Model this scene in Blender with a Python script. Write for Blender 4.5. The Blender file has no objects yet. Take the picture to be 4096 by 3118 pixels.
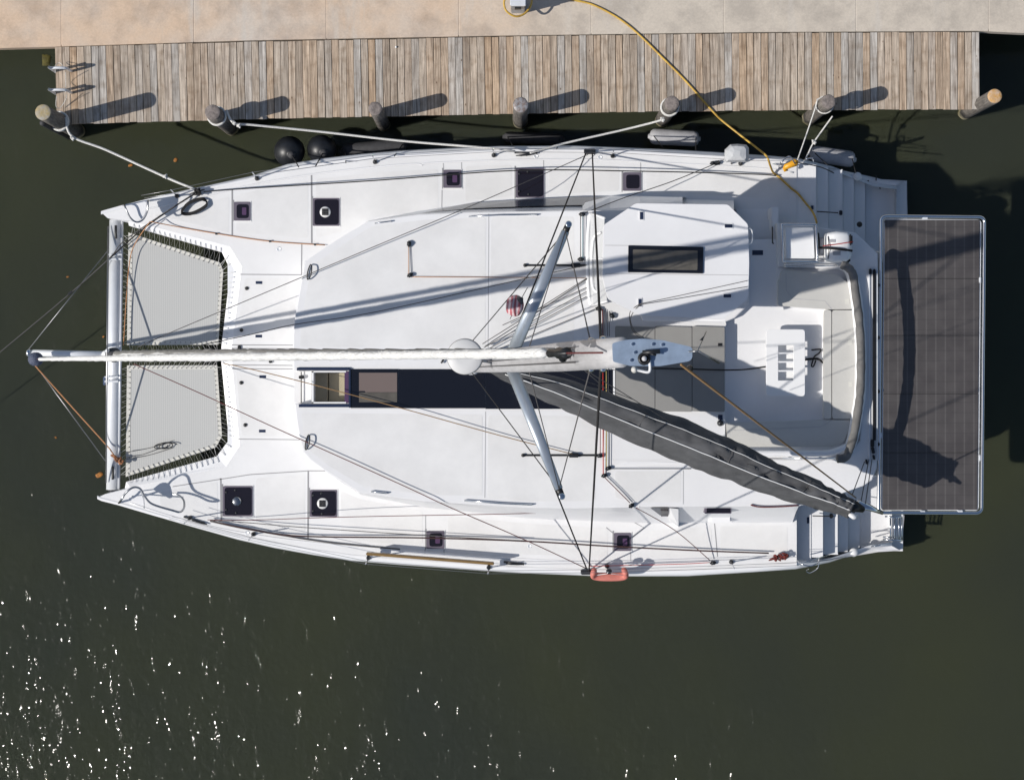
import bpy, bmesh, math, random
from mathutils import Vector, Matrix, noise
from mathutils.geometry import tessellate_polygon
R = math.radians
random.seed(7)
scene = bpy.context.scene
COL = scene.collection

# ------------------------------------------------------------------ camera
H, F, CX, CY = 40.0, 8050.0, 2048.0, 1480.0          # drone height (m) and calibration of the photograph
cam_d = bpy.data.cameras.new('camera'); cam = bpy.data.objects.new('camera', cam_d); COL.objects.link(cam)
cam.location = (0, 0, H); cam.rotation_euler = (0, 0, 0)
cam_d.sensor_width = 36.0; cam_d.lens = F / 4096 * 36.0
cam_d.shift_y = -(3118 / 2 - CY) / 4096
cam_d.clip_start = 0.5; cam_d.clip_end = 2000
scene.camera = cam
# ------------------------------------------------------------------ sky and sun
AZ, EL = R(14.5), R(41.5)
sun_vec = Vector((-math.cos(AZ) * math.cos(EL), -math.sin(AZ) * math.cos(EL), math.sin(EL)))
world = bpy.data.worlds.new('World'); scene.world = world; world.use_nodes = True
wn = world.node_tree; wn.nodes.clear()
sky = wn.nodes.new('ShaderNodeTexSky'); sky.sky_type = 'NISHITA'; sky.sun_disc = False
sky.sun_elevation = EL; sky.sun_rotation = math.atan2(sun_vec.x, sun_vec.y)
sky.air_density = 1.0; sky.dust_density = 1.0; sky.ozone_density = 1.0
bg = wn.nodes.new('ShaderNodeBackground'); bg.inputs['Strength'].default_value = 0.085
wo = wn.nodes.new('ShaderNodeOutputWorld')
wn.links.new(sky.outputs[0], bg.inputs[0]); wn.links.new(bg.outputs[0], wo.inputs[0])
sun_d = bpy.data.lights.new('sun', 'SUN'); sun_d.energy = 4.25; sun_d.angle = R(0.55); sun_d.color = (1.0, 0.955, 0.89)
sun = bpy.data.objects.new('sun', sun_d); COL.objects.link(sun)
sun.rotation_euler = (-sun_vec).to_track_quat('-Z', 'Y').to_euler(); sun.location = (-20, -5, 30)
scene.view_settings.view_transform = 'Standard'; scene.view_settings.look = 'None'
scene.view_settings.exposure = 0.0; scene.view_settings.gamma = 1.0; scene.view_settings.use_curve_mapping = False

# ------------------------------------------------------------------ helpers
def P(x, y, z=0.0):
    """point of the place seen at native photo pixel (x, y) that lies z metres above the water"""
    s = (H - z) / F
    return Vector(((x - CX) * s, (CY - y) * s, z))
def lerp(a, b, t): return a + (b - a) * t
def tag(o, label=None, cat=None, group=None, kind=None):
    if label: o['label'] = label
    if cat: o['category'] = cat
    if group: o['group'] = group
    if kind: o['kind'] = kind
    return o
def setpar(o, parent):
    if parent is None: return
    o.parent = parent
    if parent.type == 'EMPTY': o.matrix_parent_inverse = Matrix.Translation(-parent.location)
def link(name, me, mat, parent=None, smooth=False):
    o = bpy.data.objects.new(name, me); COL.objects.link(o)
    if mat is not None:
        me.materials.clear(); me.materials.append(mat)
    if smooth: me.shade_smooth()
    setpar(o, parent)
    return o
def thing(name, label, cat, loc, group=None):
    o = bpy.data.objects.new(name, None); COL.objects.link(o)
    o.location = loc; o.empty_display_size = .2
    return tag(o, label, cat, group)
def holder(name, parent):
    """an Empty part at the origin whose sub-parts are meshes"""
    o = bpy.data.objects.new(name, None); COL.objects.link(o); setpar(o, parent); return o

class MB:
    def __init__(s): s.v = []; s.f = []
    def add(s, vs, fs):
        n = len(s.v); s.v += [tuple(v) for v in vs]; s.f += [tuple(i + n for i in f) for f in fs]; return s
    def box(s, c, sz, rz=0.0, taper=1.0):
        c = Vector(c); hx, hy, hz = sz[0] / 2, sz[1] / 2, sz[2] / 2
        co, si = math.cos(rz), math.sin(rz); vs = []
        for z in (-hz, hz):
            t = taper if z > 0 else 1.0
            for x, y in ((-hx, -hy), (hx, -hy), (hx, hy), (-hx, hy)):
                x, y = x * t, y * t
                vs.append((c.x + x * co - y * si, c.y + x * si + y * co, c.z + z))
        return s.add(vs, [(3, 2, 1, 0), (4, 5, 6, 7), (0, 1, 5, 4), (1, 2, 6, 5), (2, 3, 7, 6), (3, 0, 4, 7)])
    def tube(s, pts, r, n=8, cap=True, flat=None):
        """round bar along pts; r a number or one per point; flat=(a,b) ellipse factors (across, up)"""
        pts = [Vector(p) for p in pts]; m = len(pts)
        rs = r if isinstance(r, (list, tuple)) else [r] * m
        ref = None; vs = []
        for i, p in enumerate(pts):
            t = (pts[min(i + 1, m - 1)] - pts[max(i - 1, 0)])
            if t.length < 1e-9: t = Vector((1, 0, 0))
            t.normalize()
            if ref is None:
                up = Vector((0, 0, 1)) if abs(t.z) < .9 else Vector((0, 1, 0))
                a = t.cross(up).normalized()
            else:
                a = (ref - t * ref.dot(t))
                a = a.normalized() if a.length > 1e-6 else t.orthogonal().normalized()
            ref = a; b = a.cross(t)
            fa, fb = flat or (1, 1)
            for k in range(n):
                w = 2 * math.pi * k / n
                vs.append(p + a * (math.cos(w) * rs[i] * fa) + b * (math.sin(w) * rs[i] * fb))
        fs = []
        for i in range(m - 1):
            for k in range(n):
                k2 = (k + 1) % n
                fs.append((i * n + k, i * n + k2, (i + 1) * n + k2, (i + 1) * n + k))
        if cap:
            fs.append(tuple(range(n - 1, -1, -1))); fs.append(tuple((m - 1) * n + k for k in range(n)))
        return s.add(vs, fs)
    def lathe(s, c, prof, n=20, axis=None):
        """profile of (radius, height) turned round the vertical (or axis) through c"""
        c = Vector(c); q = Vector((0, 0, 1)).rotation_difference(Vector(axis)) if axis else None
        vs = []
        for r, h in prof:
            for k in range(n):
                w = 2 * math.pi * k / n
                v = Vector((math.cos(w) * r, math.sin(w) * r, h))
                vs.append(c + (q @ v if q else v))
        fs = []
        for i in range(len(prof) - 1):
            for k in range(n):
                k2 = (k + 1) % n
                fs.append((i * n + k, i * n + k2, (i + 1) * n + k2, (i + 1) * n + k))
        fs.append(tuple(range(n - 1, -1, -1))); fs.append(tuple((len(prof) - 1) * n + k for k in range(n)))
        return s.add(vs, fs)
    def grid(s, rows, close=False):
        m = len(rows[0]); vs = [p for r in rows for p in r]; fs = []
        for i in range(len(rows) - 1):
            for k in range(m if close else m - 1):
                k2 = (k + 1) % m
                fs.append((i * m + k, i * m + k2, (i + 1) * m + k2, (i + 1) * m + k))
        return s.add(vs, fs)
    def build(s, name, mat, parent=None, smooth=False, bevel=0, seg=2):
        me = bpy.data.meshes.new(name); me.from_pydata(s.v, [], s.f); me.update()
        bm = bmesh.new(); bm.from_mesh(me)
        bmesh.ops.recalc_face_normals(bm, faces=bm.faces)
        if bevel:
            es = [e for e in bm.edges if len(e.link_faces) == 2 and e.calc_face_angle(0) > .5]
            bmesh.ops.bevel(bm, geom=es, offset=bevel, segments=seg, affect='EDGES', clamp_overlap=True)
        bm.to_mesh(me); bm.free()
        return link(name, me, mat, parent, smooth)

def area2(p): return sum(p[i].x * p[(i + 1) % len(p)].y - p[(i + 1) % len(p)].x * p[i].y for i in range(len(p)))
def rnd_poly(pts, r=0.03, n=4):
    """round the corners of a planar polygon"""
    out = []; m = len(pts)
    for i in range(m):
        a, b, c = pts[i - 1], pts[i], pts[(i + 1) % m]
        u, v = (a - b), (c - b); lu, lv = u.length, v.length
        if lu < 1e-6 or lv < 1e-6: continue
        d = min(r, lu * .45, lv * .45); p0 = b + u / lu * d; p1 = b + v / lv * d
        for k in range(n + 1):
            t = k / n
            out.append(p0 * (1 - t) ** 2 + b * 2 * t * (1 - t) + p1 * t ** 2)
    return out
def plate(name, pts, zt, zb, mat, parent=None, bevel=0.0, holes=(), smooth=False, seg=2):
    """a slab whose upper face is the polygon pts (Vectors), with optional holes"""
    loops = [list(pts)] + [list(h) for h in holes]
    me = bpy.data.meshes.new(name); bm = bmesh.new()
    tri = tessellate_polygon([[Vector((p.x, p.y, 0)) for p in l] for l in loops])
    flat = [p for l in loops for p in l]
    top = [bm.verts.new((p.x, p.y, zt)) for p in flat]
    bot = [bm.verts.new((p.x, p.y, zb)) for p in flat]
    for t in tri:
        try:
            bm.faces.new([top[i] for i in t]); bm.faces.new([bot[i] for i in reversed(t)])
        except ValueError: pass
    o = 0
    for l in loops:
        n = len(l)
        for i in range(n):
            a, b = o + i, o + (i + 1) % n
            try: bm.faces.new((top[a], top[b], bot[b], bot[a]))
            except ValueError: pass
        o += n
    bmesh.ops.recalc_face_normals(bm, faces=bm.faces)
    if bevel:
        es = [e for e in bm.edges if len(e.link_faces) == 2 and e.calc_face_angle(0) > .8 and all(v.co.z > zt - 1e-5 for v in e.verts)]
        bmesh.ops.bevel(bm, geom=es, offset=bevel, segments=seg, affect='EDGES', clamp_overlap=True)
    bm.to_mesh(me); bm.free()
    return link(name, me, mat, parent, smooth)
def PP(l, z): return [P(x, y, z) for x, y in l]
def rect(x0, y0, x1, y1): return [(x0, y0), (x1, y0), (x1, y1), (x0, y1)]
def smoothpath(pts, k=6):
    pts = [Vector(p) for p in pts]; n = len(pts); out = []
    for i in range(n - 1):
        p0, p1, p2, p3 = pts[max(i - 1, 0)], pts[i], pts[i + 1], pts[min(i + 2, n - 1)]
        for j in range(k):
            t = j / k
            out.append(.5 * ((2 * p1) + (p2 - p0) * t + (2 * p0 - 5 * p1 + 4 * p2 - p3) * t * t + (3 * p1 - p0 - 3 * p2 + p3) * t ** 3))
    out.append(pts[-1]); return out
def rope(name, pts, r, mat, parent=None, k=6, n=6):
    pts = smoothpath(pts, k) if k > 1 else [Vector(p) for p in pts]
    return MB().tube(pts, r, n).build(name, mat, parent, True)
def wire(name, a, b, r, mat, parent=None, n=5):
    return MB().tube([a, b], r, n).build(name, mat, parent, True)

# ------------------------------------------------------------------ materials
def mat(name, col, rough=.5, metal=0.0, var=0.0, vscale=3.0, bump=0.0, bscale=40.0, coat=0.0, stretch=None, spec=.5, col2=None, detail=4):
    m = bpy.data.materials.new(name); m.use_nodes = True; nt = m.node_tree; b = nt.nodes['Principled BSDF']
    b.inputs['Base Color'].default_value = (*col, 1); b.inputs['Roughness'].default_value = rough
    b.inputs['Metallic'].default_value = metal; b.inputs['Coat Weight'].default_value = coat
    b.inputs['Specular IOR Level'].default_value = spec
    if var or bump or col2:
        tc = nt.nodes.new('ShaderNodeTexCoord'); mp = nt.nodes.new('ShaderNodeMapping')
        nt.links.new(tc.outputs['Object'], mp.inputs['Vector'])
        if stretch: mp.inputs['Scale'].default_value = stretch
    if var or col2:
        nz = nt.nodes.new('ShaderNodeTexNoise'); nz.inputs['Scale'].default_value = vscale; nz.inputs['Detail'].default_value = detail
        nz.inputs['Roughness'].default_value = .65
        nt.links.new(mp.outputs[0], nz.inputs['Vector'])
        rp = nt.nodes.new('ShaderNodeValToRGB'); c2 = col2 or tuple(c * (1 - var) for c in col)
        rp.color_ramp.elements[0].position = .35; rp.color_ramp.elements[0].color = (*c2, 1)
        rp.color_ramp.elements[1].position = .65; rp.color_ramp.elements[1].color = (*col, 1)
        nt.links.new(nz.outputs[0], rp.inputs[0]); nt.links.new(rp.outputs[0], b.inputs['Base Color'])
    if bump:
        n2 = nt.nodes.new('ShaderNodeTexNoise'); n2.inputs['Scale'].default_value = bscale; n2.inputs['Detail'].default_value = 3
        nt.links.new(mp.outputs[0], n2.inputs['Vector'])
        bp = nt.nodes.new('ShaderNodeBump'); bp.inputs['Strength'].default_value = bump; bp.inputs['Distance'].default_value = .01
        nt.links.new(n2.outputs[0], bp.inputs['Height']); nt.links.new(bp.outputs[0], b.inputs['Normal'])
    return m
M = {}
M['gel'] = mat('white gelcoat', (.80, .80, .81), .28, var=.05, vscale=1.3)
M['nonskid'] = mat('non-skid deck paint', (.755, .755, .76), .6, var=.07, vscale=.9, bump=.25, bscale=260)
M['roof'] = mat('non-skid roof paint', (.75, .75, .76), .7, var=.06, vscale=.8, bump=.2, bscale=240)
M['grip'] = mat('non-skid panel', (.745, .742, .74), .85, var=.10, vscale=1.3, bump=.35, bscale=220, detail=8)
M['hullside'] = mat('hull gelcoat', (.78, .79, .81), .25)
M['seam'] = mat('deck seam', (.27, .27, .28), .7)
M['seam_lt'] = mat('deck seam light', (.42, .42, .43), .7)
M['black'] = mat('black plastic', (.012, .012, .013), .4)
M['rubber'] = mat('black rubber', (.017, .019, .023), .42, var=.4, vscale=6)
M['rope_black'] = mat('black rope', (.014, .013, .014), .85, bump=.4, bscale=300)
M['rope_white'] = mat('white rope', (.80, .79, .76), .85, var=.35, vscale=60, bump=.9, bscale=160)
M['rope_red'] = mat('dark red rope', (.13, .03, .03), .85, var=.3, vscale=60)
M['rope_dark'] = mat('dark brown rope', (.045, .018, .018), .85)
M['steel'] = mat('dull steel', (.38, .39, .41), .25, metal=1.0)
M['rope_bright'] = mat('red rope', (.45, .03, .02), .8)
M['rope_orange'] = mat('orange rope', (.52, .25, .11), .8, var=.25, vscale=40)
M['rope_tan'] = mat('tan rope', (.30, .18, .08), .8, var=.25, vscale=40)
M['rope_grey'] = mat('grey rope', (.09, .085, .085), .8)
M['rope_yellow'] = mat('yellow rope', (.55, .45, .15), .8)
M['rope_teal'] = mat('teal rope', (.05, .17, .22), .8)
M['wire'] = mat('steel wire', (.35, .35, .36), .35, metal=.9)
M['chrome'] = mat('stainless steel', (.72, .73, .75), .12, metal=1.0)
M['alu'] = mat('painted aluminium', (.72, .74, .77), .33, metal=.15, var=.06, vscale=4)
M['mast'] = mat('mast aluminium', (.54, .535, .55), .42, metal=.2, var=.2, vscale=3.0, stretch=(2, 6, .5))
M['dome'] = mat('radar dome', (.60, .60, .60), .5)
M['spr'] = mat('spreader aluminium', (.47, .52, .58), .3, metal=.6, var=.12, vscale=3)
M['crane'] = mat('satin aluminium', (.34, .43, .56), .35, metal=.35, var=.2, vscale=8)  # blue of the reflected sky is put into the base colour
M['glass'] = mat('dark tinted glass', (.008, .009, .014), .09, spec=.6)
M['hatchglass'] = mat('hatch acrylic', (.012, .010, .015), .06, spec=.6)
M['hatchframe'] = mat('hatch frame', (.125, .108, .14), .4)
M['purple'] = mat('hatch blind', (.085, .045, .10), .3)
M['navy'] = mat('navy anodised frame', (.020, .030, .065), .25)
M['taupe'] = mat('blind behind glass', (.16, .125, .115), .35)
M['smoke'] = mat('smoked glass', (.125, .115, .10), .12, var=.35, vscale=2.0)
M['screen'] = mat('pale screen', (.50, .51, .52), .15)
M['glass_shade'] = mat('cabin side glass and shade', (.06, .075, .10), .2)  # port window glass; to starboard it paints a strip of shade
M['rope_wine'] = mat('wine red rope', (.20, .035, .028), .8, var=.5, vscale=40)
M['khaki'] = mat('cabin lining', (.34, .30, .21), .6)
M['white'] = mat('white plastic', (.82, .82, .82), .3)
M['greypad'] = mat('grey sunpad vinyl', (.265, .26, .25), .75, var=.06, vscale=2, bump=.2, bscale=150)
M['cushion'] = mat('pale seat vinyl', (.56, .55, .52), .6, var=.06, vscale=3, bump=.2, bscale=30)
M['canvas'] = mat('grey acrylic canvas', (.088, .090, .096), .85, var=.35, vscale=2.4, bump=1.0, bscale=5, stretch=(1, 2.2, 1))
M['canvas2'] = mat('rolled canvas', (.17, .165, .16), .85, var=.3, vscale=5, bump=.8, bscale=14)
M['piping'] = mat('white piping', (.72, .72, .72), .6)
M['leather'] = mat('fender', (.46, .46, .48), .5, var=.2, vscale=5)
M['fender_dk'] = mat('dark fender cover', (.055, .055, .06), .7, var=.3, vscale=8)
M['pedestal'] = mat('grey pedestal', (.34, .36, .38), .4)
M['cord'] = mat('yellow power cord', (.62, .40, .07), .5, var=.35, vscale=8, col2=(.42, .25, .05))
M['orange'] = mat('orange plug', (.75, .36, .02), .4)
M['pink'] = mat('faded red vinyl', (.62, .20, .16), .6, var=.2, vscale=8)
M['silver'] = mat('silver cover', (.52, .53, .54), .55, bump=.7, bscale=22)
M['timber'] = mat('varnished board', (.26, .16, .055), .4, var=.35, vscale=9, stretch=(.6, 6, 6))
M['copper'] = mat('copper rope coil', (.33, .14, .06), .7, var=.4, vscale=30)
M['leaf'] = mat('dead leaf', (.42, .17, .03), .7, var=.4, vscale=20)
M['algae'] = mat('algae growth', (.10, .085, .012), .8, var=.6, vscale=12, bump=1, bscale=20)
M['rope_blue'] = mat('blue rope', (.012, .018, .05), .7, var=.6, vscale=60, col2=(.12, .14, .20))

# trampoline weave
m = mat('trampoline mesh', (.50, .50, .485), .8); nt = m.node_tree; b = nt.nodes['Principled BSDF']
tc = nt.nodes.new('ShaderNodeTexCoord'); wv = nt.nodes.new('ShaderNodeTexWave'); wv.bands_direction = 'X'
wv.inputs['Scale'].default_value = 7.6; wv.inputs['Distortion'].default_value = .35; wv.inputs['Detail'].default_value = 2; wv.inputs['Detail Scale'].default_value = 3
nz = nt.nodes.new('ShaderNodeTexNoise'); nz.inputs['Scale'].default_value = 90; nz.inputs['Detail'].default_value = 2
nt.links.new(tc.outputs['Object'], wv.inputs['Vector']); nt.links.new(tc.outputs['Object'], nz.inputs['Vector'])
mx = nt.nodes.new('ShaderNodeMixRGB'); mx.blend_type = 'MULTIPLY'; mx.inputs[0].default_value = .35
rp = nt.nodes.new('ShaderNodeValToRGB'); rp.color_ramp.elements[0].color = (.435, .44, .43, 1); rp.color_ramp.elements[1].color = (.50, .50, .485, 1)
nt.links.new(wv.outputs['Color'], rp.inputs[0]); nt.links.new(rp.outputs[0], mx.inputs[1]); nt.links.new(nz.outputs['Color'], mx.inputs[2])
nt.links.new(rp.outputs[0], b.inputs['Base Color'])
bp = nt.nodes.new('ShaderNodeBump'); bp.inputs['Strength'].default_value = .3; bp.inputs['Distance'].default_value = .004
nt.links.new(nz.outputs[0], bp.inputs['Height']); nt.links.new(bp.outputs[0], b.inputs['Normal']); M['net'] = m
M['nethem'] = mat('trampoline hem', (.63, .62, .575), .8, var=.08, vscale=5)

# furled sail: white cloth with wrapped wrinkles; a grey sun strip wound along one side
def sailmat(name, grey):
    m = bpy.data.materials.new(name); m.use_nodes = True; nt = m.node_tree; b = nt.nodes['Principled BSDF']; b.inputs['Roughness'].default_value = .8
    tc = nt.nodes.new('ShaderNodeTexCoord'); mp = nt.nodes.new('ShaderNodeMapping'); mp.inputs['Scale'].default_value = (2.2, 9, 4.5); mp.inputs['Rotation'].default_value = (0, 0, .5)
    nt.links.new(tc.outputs['Object'], mp.inputs[0])
    nz = nt.nodes.new('ShaderNodeTexNoise'); nz.inputs['Scale'].default_value = 2.2; nz.inputs['Detail'].default_value = 5; nz.inputs['Distortion'].default_value = .6
    nt.links.new(mp.outputs[0], nz.inputs['Vector'])
    bp = nt.nodes.new('ShaderNodeBump'); bp.inputs['Strength'].default_value = .8; bp.inputs['Distance'].default_value = .04
    nt.links.new(nz.outputs[0], bp.inputs['Height']); nt.links.new(bp.outputs[0], b.inputs['Normal'])
    b.inputs['Base Color'].default_value = (.66, .66, .655, 1)
    if grey:
        at = nt.nodes.new('ShaderNodeAttribute'); at.attribute_name = 'strip'
        mx = nt.nodes.new('ShaderNodeMixRGB'); mx.inputs[1].default_value = (.66, .66, .655, 1); mx.inputs[2].default_value = (.20, .195, .185, 1)
        nt.links.new(at.outputs['Fac'], mx.inputs[0]); nt.links.new(mx.outputs[0], b.inputs['Base Color'])
    return m
M['sail'] = sailmat('furled sailcloth', False); M['sailuv'] = sailmat('furled sailcloth with sun strip', True)

# weathered planks: each board its own tone, grain along its length
def plankmat():
    m = bpy.data.materials.new('weathered dock board'); m.use_nodes = True; nt = m.node_tree; b = nt.nodes['Principled BSDF']; b.inputs['Roughness'].default_value = .85
    oi = nt.nodes.new('ShaderNodeObjectInfo'); tc = nt.nodes.new('ShaderNodeTexCoord')
    ad = nt.nodes.new('ShaderNodeVectorMath'); ad.operation = 'ADD'
    ml = nt.nodes.new('ShaderNodeMath'); ml.operation = 'MULTIPLY'; ml.inputs[1].default_value = 57.0
    nt.links.new(oi.outputs['Random'], ml.inputs[0]); cb = nt.nodes.new('ShaderNodeCombineXYZ')
    nt.links.new(ml.outputs[0], cb.inputs[0]); nt.links.new(ml.outputs[0], cb.inputs[1])
    nt.links.new(tc.outputs['Object'], ad.inputs[0]); nt.links.new(cb.outputs[0], ad.inputs[1])
    mp = nt.nodes.new('ShaderNodeMapping'); mp.inputs['Scale'].default_value = (26, 1.1, 26); nt.links.new(ad.outputs[0], mp.inputs[0])
    gr = nt.nodes.new('ShaderNodeTexNoise'); gr.inputs['Scale'].default_value = 1.6; gr.inputs['Detail'].default_value = 6; gr.inputs['Roughness'].default_value = .7; gr.inputs['Distortion'].default_value = .5
    nt.links.new(mp.outputs[0], gr.inputs['Vector'])
    tone = nt.nodes.new('ShaderNodeValToRGB'); tone.color_ramp.interpolation = 'LINEAR'
    el = tone.color_ramp.elements
    cols = [(0, (.43, .385, .335)), (.13, (.50, .435, .365)), (.25, (.42, .405, .385)), (.38, (.50, .49, .475)), (.5, (.47, .38, .295)), (.62, (.39, .335, .28)), (.74, (.54, .48, .415)), (.87, (.49, .375, .27)), (1, (.46, .435, .405))]
    el[0].position = 0; el[0].color = (*cols[0][1], 1); el[1].position = 1; el[1].color = (*cols[-1][1], 1)
    for p, c in cols[1:-1]:
        e = el.new(p); e.color = (*c, 1)
    nt.links.new(oi.outputs['Random'], tone.inputs[0])
    gp = nt.nodes.new('ShaderNodeValToRGB'); gp.color_ramp.elements[0].position = .30; gp.color_ramp.elements[0].color = (.42, .39, .36, 1); gp.color_ramp.elements[1].position = .60; gp.color_ramp.elements[1].color = (1.16, 1.12, 1.07, 1)
    nt.links.new(gr.outputs[0], gp.inputs[0])
    mx = nt.nodes.new('ShaderNodeMixRGB'); mx.blend_type = 'MULTIPLY'; mx.inputs[0].default_value = 1
    nt.links.new(tone.outputs[0], mx.inputs[1]); nt.links.new(gp.outputs[0], mx.inputs[2])
    mpc = nt.nodes.new('ShaderNodeMapping'); mpc.inputs['Scale'].default_value = (9, .45, 9); nt.links.new(ad.outputs[0], mpc.inputs[0])
    gc = nt.nodes.new('ShaderNodeTexNoise'); gc.inputs['Scale'].default_value = 1.7; gc.inputs['Detail'].default_value = 4; gc.inputs['Roughness'].default_value = .65; nt.links.new(mpc.outputs[0], gc.inputs['Vector'])
    rc = nt.nodes.new('ShaderNodeValToRGB'); rc.color_ramp.elements[0].position = .33; rc.color_ramp.elements[0].color = (.60, .57, .55, 1); rc.color_ramp.elements[1].position = .6; rc.color_ramp.elements[1].color = (1.10, 1.09, 1.08, 1); nt.links.new(gc.outputs[0], rc.inputs[0])
    mc = nt.nodes.new('ShaderNodeMixRGB'); mc.blend_type = 'MULTIPLY'; mc.inputs[0].default_value = 1; nt.links.new(mx.outputs[0], mc.inputs[1]); nt.links.new(rc.outputs[0], mc.inputs[2]); mx = mc
    # knots and blotches
    n2 = nt.nodes.new('ShaderNodeTexNoise'); n2.inputs['Scale'].default_value = 5; n2.inputs['Detail'].default_value = 3; nt.links.new(ad.outputs[0], n2.inputs['Vector'])
    r2 = nt.nodes.new('ShaderNodeValToRGB'); r2.color_ramp.elements[0].position = .30; r2.color_ramp.elements[0].color = (.78, .74, .70, 1); r2.color_ramp.elements[1].position = .5; r2.color_ramp.elements[1].color = (1, 1, 1, 1)
    nt.links.new(n2.outputs[0], r2.inputs[0]); m2 = nt.nodes.new('ShaderNodeMixRGB'); m2.blend_type = 'MULTIPLY'; m2.inputs[0].default_value = 1
    nt.links.new(mx.outputs[0], m2.inputs[1]); nt.links.new(r2.outputs[0], m2.inputs[2])
    vo = nt.nodes.new('ShaderNodeTexVoronoi'); vo.inputs['Scale'].default_value = 3.2; mpv = nt.nodes.new('ShaderNodeMapping'); mpv.inputs['Scale'].default_value = (1.5, .8, 1); nt.links.new(ad.outputs[0], mpv.inputs[0]); nt.links.new(mpv.outputs[0], vo.inputs['Vector'])
    r3 = nt.nodes.new('ShaderNodeValToRGB'); r3.color_ramp.elements[0].position = .035; r3.color_ramp.elements[0].color = (.35, .28, .22, 1); r3.color_ramp.elements[1].position = .075; r3.color_ramp.elements[1].color = (1, 1, 1, 1)
    nt.links.new(vo.outputs['Distance'], r3.inputs[0]); m3 = nt.nodes.new('ShaderNodeMixRGB'); m3.blend_type = 'MULTIPLY'; m3.inputs[0].default_value = .9
    nt.links.new(m2.outputs[0], m3.inputs[1]); nt.links.new(r3.outputs[0], m3.inputs[2]); nt.links.new(m3.outputs[0], b.inputs['Base Color'])
    bp = nt.nodes.new('ShaderNodeBump'); bp.inputs['Strength'].default_value = .5; bp.inputs['Distance'].default_value = .006
    nt.links.new(gr.outputs[0], bp.inputs['Height']); nt.links.new(bp.outputs[0], b.inputs['Normal'])
    return m
M['plank'] = plankmat()
M['joist'] = mat('wet timber', (.06, .05, .04), .8, var=.4, vscale=5)

# pilings: grey weathered wood, wet dark band and yellow growth at the waterline
def pilemat():
    m = mat('weathered piling', (.20, .18, .16), .9, var=.55, vscale=7, stretch=(5, 5, .6), bump=1.0, bscale=18); nt = m.node_tree; b = nt.nodes['Principled BSDF']
    src = b.inputs['Base Color'].links[0].from_socket
    tc = nt.nodes.new('ShaderNodeTexCoord'); sp = nt.nodes.new('ShaderNodeSeparateXYZ'); nt.links.new(tc.outputs['Object'], sp.inputs[0])
    nz = nt.nodes.new('ShaderNodeTexNoise'); nz.inputs['Scale'].default_value = 9; nt.links.new(tc.outputs['Object'], nz.inputs['Vector'])
    ad = nt.nodes.new('ShaderNodeMath'); ad.operation = 'MULTIPLY_ADD'; ad.inputs[1].default_value = .35; nt.links.new(nz.outputs[0], ad.inputs[0]); nt.links.new(sp.outputs['Z'], ad.inputs[2])
    rp = nt.nodes.new('ShaderNodeValToRGB'); e = rp.color_ramp.elements
    e[0].position = .12; e[0].color = (.10, .085, .02, 1); e[1].position = .42; e[1].color = (.03, .028, .026, 1)
    e2 = e.new(.26); e2.color = (.30, .27, .18, 1)
    fac = nt.nodes.new('ShaderNodeValToRGB'); fac.color_ramp.elements[0].position = .45; fac.color_ramp.elements[0].color = (1, 1, 1, 1); fac.color_ramp.elements[1].position = .75; fac.color_ramp.elements[1].color = (0, 0, 0, 1)
    nt.links.new(ad.outputs[0], rp.inputs[0]); nt.links.new(ad.outputs[0], fac.inputs[0])
    mx = nt.nodes.new('ShaderNodeMixRGB'); nt.links.new(fac.outputs[0], mx.inputs[0]); nt.links.new(src, mx.inputs[1]); nt.links.new(rp.outputs[0], mx.inputs[2])
    nt.links.new(mx.outputs[0], b.inputs['Base Color']); return m
M['pile'] = pilemat()
M['piletop'] = mat('sawn piling top', (.25, .215, .20), .9, var=.45, vscale=11, bump=1, bscale=25)
M['piletop_y'] = mat('lichened piling top', (.34, .33, .31), .9, vscale=7, col2=(.38, .29, .13), bump=1, bscale=25)
M['piletop_b'] = mat('worn metal cap', (.34, .35, .37), .5, metal=.2, vscale=16, col2=(.19, .14, .12), bump=.5, bscale=25)
M['piletop_o'] = mat('rusty piling top', (.55, .40, .28), .8, vscale=14, col2=(.52, .28, .07), bump=1, bscale=25)

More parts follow.
